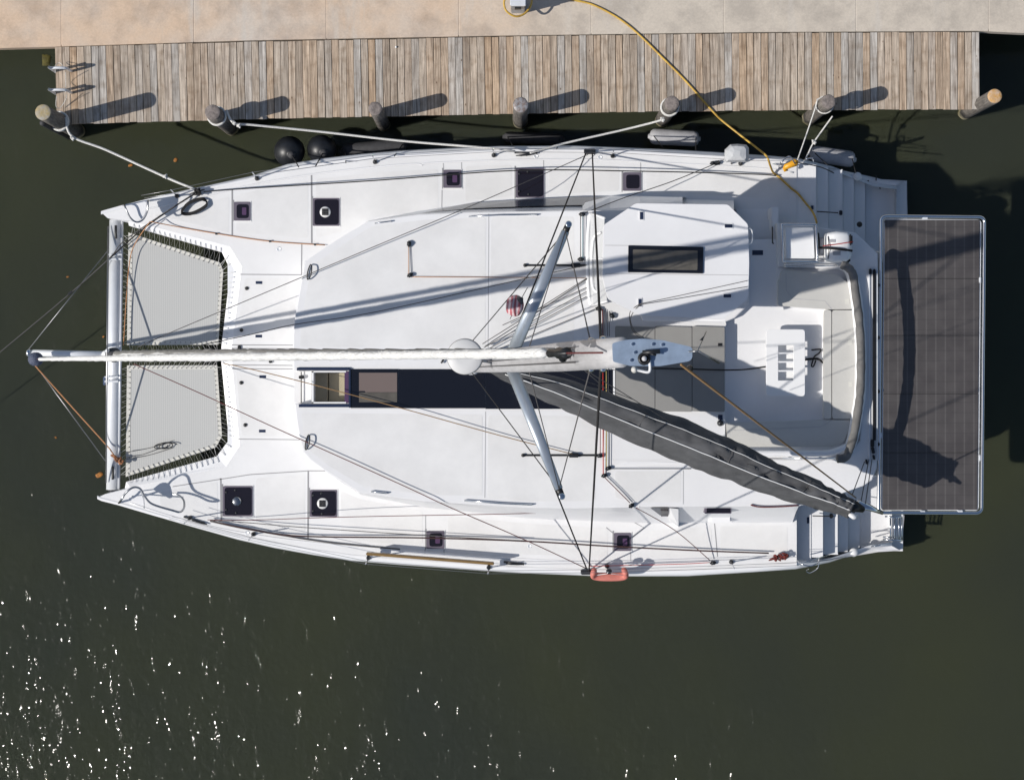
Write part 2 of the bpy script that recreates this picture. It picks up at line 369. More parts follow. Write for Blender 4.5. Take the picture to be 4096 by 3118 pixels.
# concrete: warm pale slab, stains
def concmat():
    m = bpy.data.materials.new('stained concrete'); m.use_nodes = True; nt = m.node_tree; b = nt.nodes['Principled BSDF']; b.inputs['Roughness'].default_value = .9
    tc = nt.nodes.new('ShaderNodeTexCoord')
    def N(sc, de, st=(1, 1, 1)):
        mp = nt.nodes.new('ShaderNodeMapping'); mp.inputs['Scale'].default_value = st; nt.links.new(tc.outputs['Object'], mp.inputs[0])
        n = nt.nodes.new('ShaderNodeTexNoise'); n.inputs['Scale'].default_value = sc; n.inputs['Detail'].default_value = de; n.inputs['Roughness'].default_value = .65
        nt.links.new(mp.outputs[0], n.inputs['Vector']); return n
    def ramp(src, a, ca, bb, cb):
        r = nt.nodes.new('ShaderNodeValToRGB'); r.color_ramp.elements[0].position = a; r.color_ramp.elements[0].color = (*ca, 1); r.color_ramp.elements[1].position = bb; r.color_ramp.elements[1].color = (*cb, 1)
        nt.links.new(src, r.inputs[0]); return r
    big = ramp(N(.55, 5).outputs[0], .36, (.555, .475, .40), .62, (.59, .445, .325))
    sp = nt.nodes.new('ShaderNodeSeparateXYZ'); nt.links.new(tc.outputs['Object'], sp.inputs[0])
    gx = nt.nodes.new('ShaderNodeMapRange'); gx.inputs[1].default_value = -1.5; gx.inputs[2].default_value = 2.0; nt.links.new(sp.outputs['X'], gx.inputs[0])
    m0 = nt.nodes.new('ShaderNodeMixRGB'); m0.inputs[2].default_value = (.545, .485, .41, 1); nt.links.new(gx.outputs[0], m0.inputs[0]); nt.links.new(big.outputs[0], m0.inputs[1])
    med = ramp(N(1.7, 7).outputs[0], .36, (.80, .80, .81), .56, (1.03, 1.03, 1.03))
    fine = ramp(N(30, 4).outputs[0], .3, (.9, .9, .9), .7, (1.06, 1.06, 1.06))
    pale = ramp(N(.8, 5, (2.6, .45, 1)).outputs[0], .56, (0, 0, 0), .72, (.75, .75, .75))
    a = nt.nodes.new('ShaderNodeMixRGB'); a.blend_type = 'MULTIPLY'; a.inputs[0].default_value = 1; nt.links.new(m0.outputs[0], a.inputs[1]); nt.links.new(med.outputs[0], a.inputs[2])
    c = nt.nodes.new('ShaderNodeMixRGB'); c.inputs[2].default_value = (.54, .50, .45, 1); nt.links.new(pale.outputs[0], c.inputs[0]); nt.links.new(a.outputs[0], c.inputs[1])
    d = nt.nodes.new('ShaderNodeMixRGB'); d.blend_type = 'MULTIPLY'; d.inputs[0].default_value = 1; nt.links.new(c.outputs[0], d.inputs[1]); nt.links.new(fine.outputs[0], d.inputs[2])
    nt.links.new(d.outputs[0], b.inputs['Base Color']); return m
M['concrete'] = concmat()
M['concrete_edge'] = mat('algae stained concrete lip', (.36, .38, .31), .9, var=.35, vscale=5)

# water: dark green harbour water, wind ripples stronger away from the boat's lee
def watermat():
    m = bpy.data.materials.new('harbour water'); m.use_nodes = True; nt = m.node_tree; b = nt.nodes['Principled BSDF']
    b.inputs['Roughness'].default_value = .06; b.inputs['IOR'].default_value = 1.33
    tc = nt.nodes.new('ShaderNodeTexCoord')
    def N(sc, de, st, rot=0, dist=0):
        mp = nt.nodes.new('ShaderNodeMapping'); mp.inputs['Scale'].default_value = st; mp.inputs['Rotation'].default_value = (0, 0, rot); nt.links.new(tc.outputs['Object'], mp.inputs[0])
        n = nt.nodes.new('ShaderNodeTexNoise'); n.inputs['Scale'].default_value = sc; n.inputs['Detail'].default_value = de; n.inputs['Distortion'].default_value = dist
        nt.links.new(mp.outputs[0], n.inputs['Vector']); return n
    cn = N(.16, 3, (1, 1, 1)); r = nt.nodes.new('ShaderNodeValToRGB')
    r.color_ramp.elements[0].position = .35; r.color_ramp.elements[0].color = (.0365, .0430, .0315, 1); r.color_ramp.elements[1].position = .65; r.color_ramp.elements[1].color = (.0465, .0520, .0290, 1)
    nt.links.new(cn.outputs[0], r.inputs[0]); nt.links.new(r.outputs[0], b.inputs['Base Color'])
    b.inputs['Subsurface Weight'].default_value = 1.0; b.inputs['Subsurface Radius'].default_value = (1, 1, 1); b.inputs['Subsurface Scale'].default_value = .32
    rn = N(1.1, 4, (1.0, .45, 1), .25, .5); rr_ = nt.nodes.new('ShaderNodeMapRange'); rr_.inputs[1].default_value = .45; rr_.inputs[2].default_value = .72; rr_.inputs[3].default_value = .045; rr_.inputs[4].default_value = .27
    nt.links.new(rn.outputs[0], rr_.inputs[0])
    w1 = N(1.3, 2, (1.0, .42, 1), .25, .8); w2 = N(4.2, 2, (1.0, .6, 1), .3, .5); w3 = N(9, 1, (1, .85, 1), .2)
    # wind patches: calm close to the hulls and dock, livelier in the open water to the south-west
    sp = nt.nodes.new('ShaderNodeSeparateXYZ'); nt.links.new(tc.outputs['Object'], sp.inputs[0])
    a1 = nt.nodes.new('ShaderNodeMapRange'); a1.inputs[1].default_value = -1.5; a1.inputs[2].default_value = -8.0; a1.inputs[3].default_value = .3; a1.inputs[4].default_value = 1.08; nt.links.new(sp.outputs['Y'], a1.inputs[0])
    def mul(x, y):
        k = nt.nodes.new('ShaderNodeMath'); k.operation = 'MULTIPLY'
        for i, s in enumerate((x, y)):
            if isinstance(s, (int, float)): k.inputs[i].default_value = s
            else: nt.links.new(s, k.inputs[i])
        return k.outputs[0]
    def add(x, y):
        k = nt.nodes.new('ShaderNodeMath'); k.operation = 'ADD'; nt.links.new(x, k.inputs[0]); nt.links.new(y, k.inputs[1]); return k.outputs[0]
    hsum = add(add(mul(w1.outputs[0], .125), mul(w2.outputs[0], .070)), mul(w3.outputs[0], .036))
    a2 = nt.nodes.new('ShaderNodeMapRange'); a2.inputs[1].default_value = 4.0; a2.inputs[2].default_value = -9.0; a2.inputs[3].default_value = .72; a2.inputs[4].default_value = 1.0; nt.links.new(sp.outputs['X'], a2.inputs[0])
    hh = mul(mul(hsum, a1.outputs[0]), a2.outputs[0])
    bp = nt.nodes.new('ShaderNodeBump'); bp.inputs['Strength'].default_value = 1.0; bp.inputs['Distance'].default_value = 1.0
    nt.links.new(hh, bp.inputs['Height'])
    b.inputs['Specular IOR Level'].default_value = 0; b.inputs['Roughness'].default_value = 1
    gl = nt.nodes.new('ShaderNodeBsdfGlossy'); nt.links.new(rr_.outputs[0], gl.inputs['Roughness']); nt.links.new(bp.outputs[0], gl.inputs['Normal'])
    fr = nt.nodes.new('ShaderNodeFresnel'); fr.inputs['IOR'].default_value = 1.333; nt.links.new(bp.outputs[0], fr.inputs['Normal'])
    ms_ = nt.nodes.new('ShaderNodeMixShader'); nt.links.new(fr.outputs[0], ms_.inputs[0]); nt.links.new(b.outputs[0], ms_.inputs[1]); nt.links.new(gl.outputs[0], ms_.inputs[2])
    nt.links.new(ms_.outputs[0], nt.nodes['Material Output'].inputs['Surface'])
    return m
M['water'] = watermat()

# solar laminate: dark cells between pale busbars
def solarmat():
    m = bpy.data.materials.new('solar laminate'); m.use_nodes = True; nt = m.node_tree; b = nt.nodes['Principled BSDF']; b.inputs['Roughness'].default_value = .42
    tc = nt.nodes.new('ShaderNodeTexCoord'); sp = nt.nodes.new('ShaderNodeSeparateXYZ'); nt.links.new(tc.outputs['Object'], sp.inputs[0])
    def line(sock, pitch, off, w, soft):
        a = nt.nodes.new('ShaderNodeMath'); a.operation = 'ADD'; a.inputs[1].default_value = off; nt.links.new(sock, a.inputs[0])
        q = nt.nodes.new('ShaderNodeMath'); q.operation = 'PINGPONG'; q.inputs[1].default_value = pitch / 2; nt.links.new(a.outputs[0], q.inputs[0])
        r = nt.nodes.new('ShaderNodeMapRange'); r.inputs[1].default_value = w; r.inputs[2].default_value = w + soft; r.inputs[3].default_value = 1; r.inputs[4].default_value = 0; nt.links.new(q.outputs[0], r.inputs[0]); return r.outputs[0]
    bx = line(sp.outputs['X'], .1755, .08, .006, .012); by = line(sp.outputs['Y'], .19, .02, .004, .006)
    nz = nt.nodes.new('ShaderNodeTexNoise'); nz.inputs['Scale'].default_value = 3; nz.inputs['Detail'].default_value = 5; nt.links.new(tc.outputs['Object'], nz.inputs['Vector'])
    base = nt.nodes.new('ShaderNodeValToRGB'); base.color_ramp.elements[0].position = .35; base.color_ramp.elements[0].color = (.062, .056, .056, 1); base.color_ramp.elements[1].position = .65; base.color_ramp.elements[1].color = (.079, .072, .071, 1); nt.links.new(nz.outputs[0], base.inputs[0])
    k = nt.nodes.new('ShaderNodeMath'); k.operation = 'MULTIPLY'; k.inputs[1].default_value = .24; nt.links.new(bx, k.inputs[0])
    m1 = nt.nodes.new('ShaderNodeMixRGB'); m1.inputs[2].default_value = (.20, .19, .185, 1); nt.links.new(k.outputs[0], m1.inputs[0]); nt.links.new(base.outputs[0], m1.inputs[1])
    k2 = nt.nodes.new('ShaderNodeMath'); k2.operation = 'MULTIPLY'; k2.inputs[1].default_value = .35; nt.links.new(by, k2.inputs[0])
    m2 = nt.nodes.new('ShaderNodeMixRGB'); m2.inputs[2].default_value = (.04, .038, .038, 1); nt.links.new(k2.outputs[0], m2.inputs[0]); nt.links.new(m1.outputs[0], m2.inputs[1])
    nt.links.new(m2.outputs[0], b.inputs['Base Color']); return m
M['solar'] = solarmat()

# flag cloth: faded red and white stripes
def flagmat():
    m = bpy.data.materials.new('striped flag cloth'); m.use_nodes = True; nt = m.node_tree; b = nt.nodes['Principled BSDF']; b.inputs['Roughness'].default_value = .8
    at = nt.nodes.new('ShaderNodeAttribute'); at.attribute_name = 'stripe'
    mx = nt.nodes.new('ShaderNodeMixRGB'); mx.inputs[1].default_value = (.66, .55, .57, 1); mx.inputs[2].default_value = (.42, .11, .13, 1)
    nt.links.new(at.outputs['Fac'], mx.inputs[0]); nt.links.new(mx.outputs[0], b.inputs['Base Color']); return m
M['flag'] = flagmat()

# ================================================================== the setting
def interp(tab, x):
    if x <= tab[0][0]: return tab[0][1]
    for (x0, y0), (x1, y1) in zip(tab, tab[1:]):
        if x <= x1: return lerp(y0, y1, (x - x0) / (x1 - x0))
    return tab[-1][1]
me = MB().grid([[(-300, -300, 0), (300, -300, 0)], [(-300, 300, 0), (300, 300, 0)]]).build('water', M['water']); tag(me, 'dark green harbour water', None, None, 'structure')
ZQ = 1.42                                                     # quay and dock level
EDGE = [(-3000, 205), (0, 193), (225, 187), (1000, 162), (2000, 143), (3000, 129), (3913, 124), (4096, 133), (7200, 140)]
BOTT = [(225, 498), (1000, 480), (1500, 470), (2000, 459), (2500, 450), (3000, 444), (3500, 441), (3922, 441)]
quay = thing('quay', None, None, P(2048, -200, 0)); quay['kind'] = 'structure'; quay['label'] = 'pale stained concrete quay along the dock'
far = P(0, 0, ZQ).y + 40
xs = [-2410, -1880, -1350, -820, -290, 245, 775, 1305, 1835, 2365, 2895, 3425, 3955, 4485, 5015, 5545, 6075]
for a, b in zip(xs, xs[1:]):
    g = .9
    pts = [P(a + g, interp(EDGE, a), ZQ)]
    for ex, ey in EDGE:
        if a + g < ex < b - g: pts.append(P(ex, ey, ZQ))
    pts.append(P(b - g, interp(EDGE, b), ZQ)); top = [Vector((pts[-1].x, far, ZQ)), Vector((pts[0].x, far, ZQ))]
    plate('concrete_slab', pts + top, ZQ - .003, ZQ - .22, M['concrete'], quay, bevel=.006, seg=1)
pts = [P(x, y, ZQ) for x, y in [(-2400, interp(EDGE, -2400)), (0, 193), (225, 187), (1000, 162), (2000, 143), (3000, 129), (3913, 124), (4096, 133), (6070, 139)]]
plate('joint_filler', PP([(-2400, -400), (6070, -400), (6070, 100), (3900, 118), (2000, 136), (225, 180), (-2400, 195)], ZQ), ZQ - .008, ZQ - .1, M['concrete'], quay)
wallpts = [Vector((p.x, p.y + .30, 0)) for p in pts]
plate('seawall', wallpts + [Vector((wallpts[-1].x, far, 0)), Vector((wallpts[0].x, far, 0))], ZQ - .225, -1.5, M['concrete_edge'], quay)

# ---- wooden dock
dock = thing('wooden_dock', 'weathered grey and tan plank dock running along the concrete quay', 'dock', P(2070, 300, 0))
plank_len = P(0, 187, ZQ).y - P(0, 498, ZQ).y - .012
metas = []
for k in range(5):
    bmx = MB(); w = .1335
    n = 5; rows = []
    for i in range(n + 1):
        y = lerp(-plank_len / 2, plank_len / 2, i / n); e = .0016 * random.uniform(-1, 1)
        cup = random.uniform(.0, .003)
        rows.append([(-w / 2 + e, y, -.035), (-w / 2 + e, y, -.004), (-w / 2 + .005 + e, y, 0), (0, y, -cup), (w / 2 - .005 + e, y, 0), (w / 2 + e, y, -.004), (w / 2 + e, y, -.035)])
    bmx.grid(rows, close=True)
    m_ = len(rows[0]); bmx.f.append(tuple(range(m_ - 1, -1, -1))); bmx.f.append(tuple(n * m_ + q for q in range(m_)))
    o = bmx.build('plank', M['plank']); metas.append(o.data); bpy.data.objects.remove(o)
NP = 127
ang = math.atan(65 / 3690)
for i in range(NP):
    x = lerp(223 + 14.5, 3918 - 14.5, i / (NP - 1))
    c = (P(x - 2.5, interp(EDGE, x), ZQ) + P(x + 2.5, interp(BOTT, x), ZQ)) / 2
    o = bpy.data.objects.new('plank', random.choice(metas)); COL.objects.link(o)
    o.location = (c.x, c.y - .004 + random.uniform(-.006, .006), ZQ - .004 + random.uniform(-.003, .003))
    slope = -(interp(EDGE, min(x + 40, 3913)) - interp(EDGE, x - 40)) / 80
    o.scale = (random.uniform(.945, 1.02), random.uniform(.994, 1.006), 1)
    o.rotation_euler = (0, random.uniform(-.012, .012), slope * .9 + random.uniform(-.0015, .0015) + (math.pi if random.random() < .5 else 0))
    setpar(o, dock)
for yy in (215, 330, 470):
    a, b = P(235, yy, ZQ - .13), P(3905, yy - 60, ZQ - .13)
    MB().box((a + b) / 2, ((b - a).length, .07, .17), math.atan2(b.y - a.y, b.x - a.x)).build('joist', M['joist'], dock)

# ---- pilings
def piling(x, y, r, top_mat, label, h=2.5):
    base = P(x, y, h); root = thing('dock_piling', label, 'piling', (base.x, base.y, 0), 'timber pilings along the dock edge')
    rows = []; n = 22; sd = random.uniform(0, 99)
    for k in range(11):
        z = lerp(-1.0, h - .015, k / 10); row = []
        for q in range(n):
            w = 2 * math.pi * q / n
            d = noise.noise(Vector((math.cos(w) * 1.6 + sd, math.sin(w) * 1.6, z * .6))) * .014 + noise.noise(Vector((math.cos(w) * 7, math.sin(w) * 7 + sd, z * .4))) * .008
            rad = (r + d) * (1 - .03 * k / 10)
            row.append((base.x + math.cos(w) * rad, base.y + math.sin(w) * rad, z))
        rows.append(row)
    mb = MB().grid(rows, close=True); mb.f.append(tuple(range(n - 1, -1, -1))); mb.f.append(tuple(10 * n + q for q in range(n)))
    mb.build('post', M['pile'], root, True)
    rows = []
    for rad, z in ((r * .965, h - .03), (r * .955, h - .004), (r * .90, h + .004), (r * .5, h + .006), (r * .05, h + .004)):
        rows.append([(base.x + math.cos(2 * math.pi * q / n) * rad * (1 + .02 * noise.noise(Vector((q * .8, sd, 0)))), base.y + math.sin(2 * math.pi * q / n) * rad, z + .004 * noise.noise(Vector((q * .9, rad * 20, sd)))) for q in range(n)])
    mb = MB().grid(rows, close=True); mb.f.append(tuple(4 * n + q for q in range(n)))
    mb.build('sawn_top', top_mat, root, True)
    return base
pl = [piling(172, 449, .152, M['piletop_y'], 'yellow-topped piling at the bow end of the dock with rope wound round it', 2.95),
      piling(850, 449, .15, M['piletop'], 'brown-topped piling holding the knotted rope of the long bow spring line'),
      piling(1501, 434, .132, M['piletop'], 'slim rope-free piling beside the two round black fenders'),
      piling(2083, 420, .148, M['piletop_b'], 'silver-capped piling without rope in the middle of the dock edge'),
      piling(2688, 413, .142, M['piletop'], 'roped piling above the pale cylindrical fender'),
      piling(3314, 407, .14, M['piletop'], 'piling with a loop of two white stern lines running down to the boat'),
      piling(3980, 384, .138, M['piletop_o'], 'slender orange-topped piling standing off the stern end of the dock')]
pp = P(168, 492, 2.3); tag(MB().lathe((pp.x, pp.y, 0), [(.05, -1), (.05, 2.28), (.046, 2.3)], 14).build('steel_pipe', M['fender_dk'], None, True), 'thin dark pipe standing against the yellow-topped piling', 'pipe')

# ---- ropes round pilings
def wraps(c, r, z0, turns, rr=.02, dz=.035):
    pts = []
    n = int(turns * 14)
    for k in range(n + 1):
        w = 2 * math.pi * k / 14 + 1.0
        pts.append(Vector((c.x + math.cos(w) * (r + rr * .8), c.y + math.sin(w) * (r + rr * .8), z0 + dz * k / 14 + .02 * math.sin(w + 1))))
    return pts
def knot(mb, c, s=.05, sd=0):
    pts = [Vector(c) + Vector((noise.noise(Vector((k * .9, sd, 0))), noise.noise(Vector((k * .9, sd, 5))), noise.noise(Vector((k * .9, sd, 9))))) * s * 1.6 for k in range(12)]
    mb.tube(smoothpath(pts, 4), .017, 6)
def mooring(label, loop, path, r=.019, knots=(), name='mooring_line', m='rope_white', group='white mooring lines'):
    mb = MB()
    if loop: mb.tube(smoothpath(loop, 2), r * .95, 7)
    p = smoothpath(path, 8)
    # laid rope: slight twist of the surface
    mb.tube([q + Vector((0, 0, .002 * math.sin(i * 2.1))) for i, q in enumerate(p)], r, 7)
    for i, c in enumerate(knots): knot(mb, c, .05, i * 3.3)
    o = mb.build(name, M[m], None, True); tag(o, label, 'mooring line', group); return o
ZD = 1.72
c1 = pl[0]
mooring('white bow line from the yellow-topped piling down to the starboard bow cleat', wraps(c1, .155, 1.55, 3.2),
        [P(262, 470, 1.75), P(288, 545, 1.6), P(420, 598, 1.55), P(600, 680, 1.62), P(700, 725, 1.75), P(778, 756, 1.86)], .0235, [P(290, 552, 1.62), P(660, 708, 1.72)])
mooring('long white spring line from the brown-topped piling to the midship rail', wraps(pl[1], .152, 1.9, 2.2),
        [P(905, 440, 2.0), P(935, 492, 1.9), P(1010, 500, 1.8), P(1280, 527, 1.62), P(1600, 563, 1.65), P(1850, 584, 1.8), P(1990, 596, 1.95), P(2060, 606, 1.9)], .0225, [P(935, 490, 1.92), P(955, 505, 1.9)])
mooring('short white spring line rising from midships to the piling above the pale fender', wraps(pl[4], .144, 1.9, 3),
        [P(2650, 470, 1.95), P(2640, 482, 1.92), P(2500, 518, 1.75), P(2280, 568, 1.75), P(2180, 595, 1.85), P(2120, 612, 1.9)], .021, [P(2650, 478, 1.95)])
mooring('white stern line running from the aft piling loop to the rail by the yellow plug', wraps(pl[5], .142, 2.0, 2.2),
        [P(3270, 395, 2.2), P(3262, 430, 2.1), P(3225, 540, 1.85), P(3190, 640, 1.9)], .013)
mooring('second white stern line with a splice ending at the chrome stern rail', None,
        [P(3330, 465, 2.1), P(3312, 490, 2.0), P(3255, 570, 1.85), P(3235, 610, 1.85), P(3222, 636, 1.9)], .015, [P(3256, 568, 1.88)])

# ---- boarding ladder rails at the end of the dock
lad = thing('dock_ladder', 'pair of aluminium ladder rails at the bow end of the dock', 'ladder', P(225, 330, 0))
for yy in (285, 372):
    a, b = P(212, yy, ZQ + .5), P(275, yy + 2, ZQ - .6)
    c0 = P(246, yy, ZQ)
    pts = [Vector((c0.x - .13, c0.y, -.6)), Vector((c0.x - .13, c0.y, ZQ + .32)), Vector((c0.x - .10, c0.y, ZQ + .41)), Vector((c0.x, c0.y, ZQ + .44)), Vector((c0.x + .12, c0.y, ZQ + .43)), Vector((c0.x + .18, c0.y, ZQ + .36)), Vector((c0.x + .19, c0.y, ZQ))]
    MB().tube(smoothpath(pts, 5), .026, 8).build('rail', M['alu'], lad, True)
for zz in (.1, .45, .8, 1.15):
    a, b = P(251, 285, ZQ), P(251, 372, ZQ)
    wire('rung', Vector((a.x - .13, a.y, zz)), Vector((b.x - .13, b.y, zz)), .018, M['alu'], lad, 8)
o = MB().tube(smoothpath([P(222, 290, 1.8), P(222, 262, 1.6), P(240, 252, 1.55), P(258, 275, 1.75)], 6), .006, 5).tube(smoothpath([P(226, 385, 1.8), P(224, 425, 1.6), P(240, 432, 1.5), P(262, 400, 1.6), P(266, 380, 1.75)], 6), .006, 5).tube(smoothpath([P(262, 290, 1.75), P(263, 330, 1.5), P(263, 370, 1.7)], 6), .006, 5).build('cord', M['rope_white'], lad, True)

# ---- shore power pedestal and cord
ped = thing('power_pedestal', 'grey shore power pedestal on the quay wrapped by a yellow cord', 'pedestal', P(2072, 5, ZQ))
pc = P(2072, 2, 2.3)
MB().box((pc.x, pc.y + .02, ZQ + .42), (.26, .22, .84)).build('post', M['pedestal'], ped, bevel=.015)
MB().box((pc.x, pc.y + .02, ZQ + .87), (.30, .25, .06)).build('lid', M['alu'], ped, bevel=.012)
MB().box((pc.x, pc.y - .10, ZQ + .62), (.12, .04, .12)).build('socket', M['black'], ped)
cord = [P(2028, -18, 2.1), P(2016, 10, 2.0), P(2026, 45, 1.95), P(2062, 66, 1.9), P(2098, 55, 1.85), P(2124, 20, 1.8), P(2135, -40, 1.6), P(2190, -70, 1.46), P(2245, -20, ZQ + .02), P(2294, 0, ZQ + .02), P(2359, 15, ZQ + .02), P(2429, 47, ZQ + .02), P(2498, 90, ZQ + .02), P(2563, 145, ZQ + .02), P(2643, 224, ZQ + .02), P(2738, 319, ZQ + .02), P(2818, 409, ZQ + .025), P(2860, 455, ZQ + .02), P(2890, 484, 1.38), P(2977, 553, 1.5), P(3032, 596, 1.85), P(3067, 626, 2.25), P(3080, 660, 2.1), P(3093, 690, 1.78), P(3116, 708, ZD + .02), P(3165, 753, ZD + .02), P(3190, 772, ZD + .02), P(3217, 805, ZD + .03), P(3252, 850, 1.9), P(3267, 890, 2.4)]
tag(rope('shore_cable', cord, .0205, M['cord'], None, 6, 8), 'long yellow shore power cord snaking from the quay across the dock to the stern', 'power cord')
pg = thing('cord_plug', 'bright orange power cord float tied at the starboard stern rail', 'plug', P(3160, 660, 2.0))
MB().tube([P(3135, 675, 2.1), P(3142, 668, 2.12), P(3160, 660, 2.14), P(3180, 650, 2.14), P(3187, 648, 2.12)], [.02, .055, .058, .075, .05], 12).build('body', M['orange'], pg, True)
MB().tube([P(3136, 672, 2.05), P(3140, 682, 2.0), P(3152, 680, 2.0)], [.03, .03, .012], 8).build('collar', M['orange'], pg, True)

# ---- fenders between boat and dock
def ball(x, y, z, r, label):
    c = P(x, y, z); root = thing('ball_fender', label, 'fender', (c.x, c.y, z - r), 'round black fenders')
    MB().lathe(c + Vector((.25, -.35, 1)).normalized() * r * 1.03, [(.03, -.03), (.075, -.02), (.07, .02), (.03, .06)], 14, axis=(.25, -.35, 1)).build('valve_neck', M['fender_dk'], root, True)
    prof = [(.0, -r)] + [(math.cos(t) * r, math.sin(t) * r) for t in [R(d) for d in range(-80, 71, 10)]] + [(.05, r * .98), (.045, r * 1.07), (.0, r * 1.08)]
    MB().lathe(c, prof, 28, axis=(.25, -.35, 1)).build('ball', M['rubber'], root, True)
    return c, root
cA, rA = ball(1158, 606, 1.0, .30, 'round black fender nearest the bow with a sheen')
cB, rB = ball(1287, 598, 1.0, .285, 'round black fender half shaded beside the dark fender sleeve')
wire('lanyard', cA + Vector((.08, -.1, .3)), P(1195, 668, 2.0), .012, M['rope_black'], rA); wire('lanyard', cB + Vector((.05, -.1, .3)), P(1262, 665, 2.0), .012, M['rope_black'], rB)
def cyl(x0, y0, x1, y1, z, r, m_, label):
    a, b = P(x0, y0, z), P(x1, y1, z); d = (b - a).normalized(); L = (b - a).length
    root = thing('cylinder_fender', label, 'fender', ((a.x + b.x) / 2, (a.y + b.y) / 2, 0), 'long fenders hung on the dock side')
    prof = [(.04, 0), (.05, .03), (r * .7, .05), (r * .93, .09), (r, .15), (r, L - .15), (r * .93, L - .09), (r * .7, L - .05), (.05, L - .03), (.04, L)]
    MB().lathe(a, prof, 22, axis=d).build('tube', m_, root, True)
    wire('lanyard', a + d * .1 + Vector((0, 0, r * .8)), Vector((a.x + .2, a.y - .35, 1.9)), .01, M['rope_black'], root)
    wire('lanyard', b - d * .1 + Vector((0, 0, r * .8)), Vector((b.x - .2, b.y - .35, 1.9)), .01, M['rope_black'], root)
cyl(1362, 604, 1632, 578, .75, .13, M['fender_dk'], 'dark sleeved fender lying along the hull next to the round black fenders')
cyl(2010, 548, 2260, 560, .35, .115, M['fender_dk'], 'dark fender low at the water under the silver-capped piling')
cyl(2592, 545, 2802, 556, .7, .155, M['leather'], 'pale grey cylindrical fender floating below the dock edge')
cyl(3235, 612, 3425, 640, .8, .16, M['leather'], 'shaded grey fender by the starboard stern quarter')

# ---- floating leaves, sponge and algae
def leaf(x, y, s, label, rz, m_='leaf'):
    c = P(x, y, .012); pts = []
    for k in range(14):
        w = 2 * math.pi * k / 14; rr = s * (.6 + .4 * abs(math.cos(w))) * (1 + .25 * noise.noise(Vector((k * 1.3, x, y))))
        pts.append(Vector((c.x + math.cos(w + rz) * rr, c.y + math.sin(w + rz) * rr * .75, 0)))
    rows = [[Vector((c.x, c.y, .02)) + (p - Vector((c.x, c.y, 0))) * f + Vector((0, 0, h)) for p in pts] for f, h in ((1, -.012), (.7, .004), (.3, .0), (.02, -.004))]
    tag(MB().grid(rows, close=True).build('floating_leaf', M[m_], None, True), label, 'leaf', 'litter floating on the water')
leaf(522, 661, .05, 'orange leaf floating under the bow line', .4)
leaf(702, 640, .055, 'pale brown leaf floating near the starboard bow', 1.2)
leaf(271, 1107, .03, 'small yellow leaf floating ahead of the trampoline', .2)
leaf(414, 1346, .03, 'tan leaf floating beside the bowsprit', .9)
leaf(223, 1749, .03, 'small brown leaf floating off the port bow', 1.9)
leaf(397, 1899, .085, 'large rusty orange leaf floating against the port bow', .7)
c = P(185, 240, 0); mb = MB(); rows = []
for i in range(9):
    row = []
    for k in range(9):
        u, v = i / 8 - .5, k / 8 - .5
        row.append((c.x + u * .30, c.y + v * .38, .02 + .05 * noise.noise(Vector((u * 7, v * 7, 3))) - .18 * (max(abs(u), abs(v)) * 2) ** 4))
    rows.append(row)
tag(mb.grid(rows).build('algae_clump', M['algae'], None, True), 'yellow green algae clump in the water against the quay', 'algae')
o = MB().lathe(P(1584, 189, ZQ + .005), [(.018, 0), (.02, .015), (.012, .028)], 10).build('paper_scrap', M['white'], None, True); tag(o, 'tiny white scrap lying on the dock planks', 'scrap')

# ================================================================== the catamaran
ZG, ZR, ZH, ZF, ZS, ZP = 1.56, 2.95, 4.2, 2.78, 3.0, 2.86
boat = thing('catamaran', 'large white sailing catamaran moored beside the plank dock', 'boat', P(2000, 1447, 0))
S_OUT = [(411, 846), (430, 840), (498, 820), (620, 788), (748, 757), (997, 705), (1150, 655), (1299, 631), (1450, 614), (1598, 601), (1800, 591), (2000, 583), (2300, 581), (2548, 591), (2700, 598), (2847, 606), (3072, 621), (3182, 631)]
P_OUT = [(396, 1993), (412, 2001), (479, 2019), (620, 2063), (748, 2101), (950, 2158), (1100, 2192), (1250, 2219), (1400, 2242), (1600, 2259), (1731, 2268), (1930, 2283), (2111, 2293), (2365, 2303), (2550, 2305), (2750, 2304), (3013, 2288), (3182, 2276)]
S_STERN = [(3182, 631), (3245, 639), (3345, 654), (3445, 684), (3499, 700), (3524, 709), (3619, 721)]
P_STERN = [(3182, 2276), (3203, 2274), (3330, 2258), (3426, 2235), (3514, 2214), (3602, 2203)]
def inset(pt, d, side, z):
    v = P(pt[0], pt[1], z); return Vector((v.x, v.y - d if side > 0 else v.y + d, z))
def hull(name, line, stern, side):
    """outer topsides, rounded gunwale, keel and inner side of one hull"""
    full = line + stern[1:]; rows = []
    n = len(full)
    for i, (x, y) in enumerate(full):
        t = min(1, max(0, (x - 411) / 900)); zg = ZG if x <= 3182 else lerp(ZG, .62, min(1, (x - 3182) / 330))
        w = lerp(.05, 1.55, t ** .8); b = P(x, y, ZG)
        yo = b.y; sgn = -1 if side > 0 else 1
        s = lerp(.25, 1, t)
        row = [(b.x, yo + sgn * .10 * s, zg + .13), (b.x, yo + sgn * .04 * s, zg + .09), (b.x, yo + sgn * .005, zg), (b.x, yo + sgn * .02, zg * .8), (b.x + .05 * (1 - t), yo + sgn * .10 * s, .45), (b.x + .12 * (1 - t), yo + sgn * .22 * s, 0), (b.x + .2 * (1 - t), yo + sgn * w * .5, -.5),
               (b.x + .12 * (1 - t), yo + sgn * (w - .15 * s), 0), (b.x, yo + sgn * w, zg * .8), (b.x, yo + sgn * w, zg - .02)]
        rows.append(row)
    mb = MB().grid(rows); m_ = len(rows[0])
    mb.f.append(tuple((len(rows) - 1) * m_ + k for k in range(m_)))
    return mb.build(name, M['hullside'], boat, True)
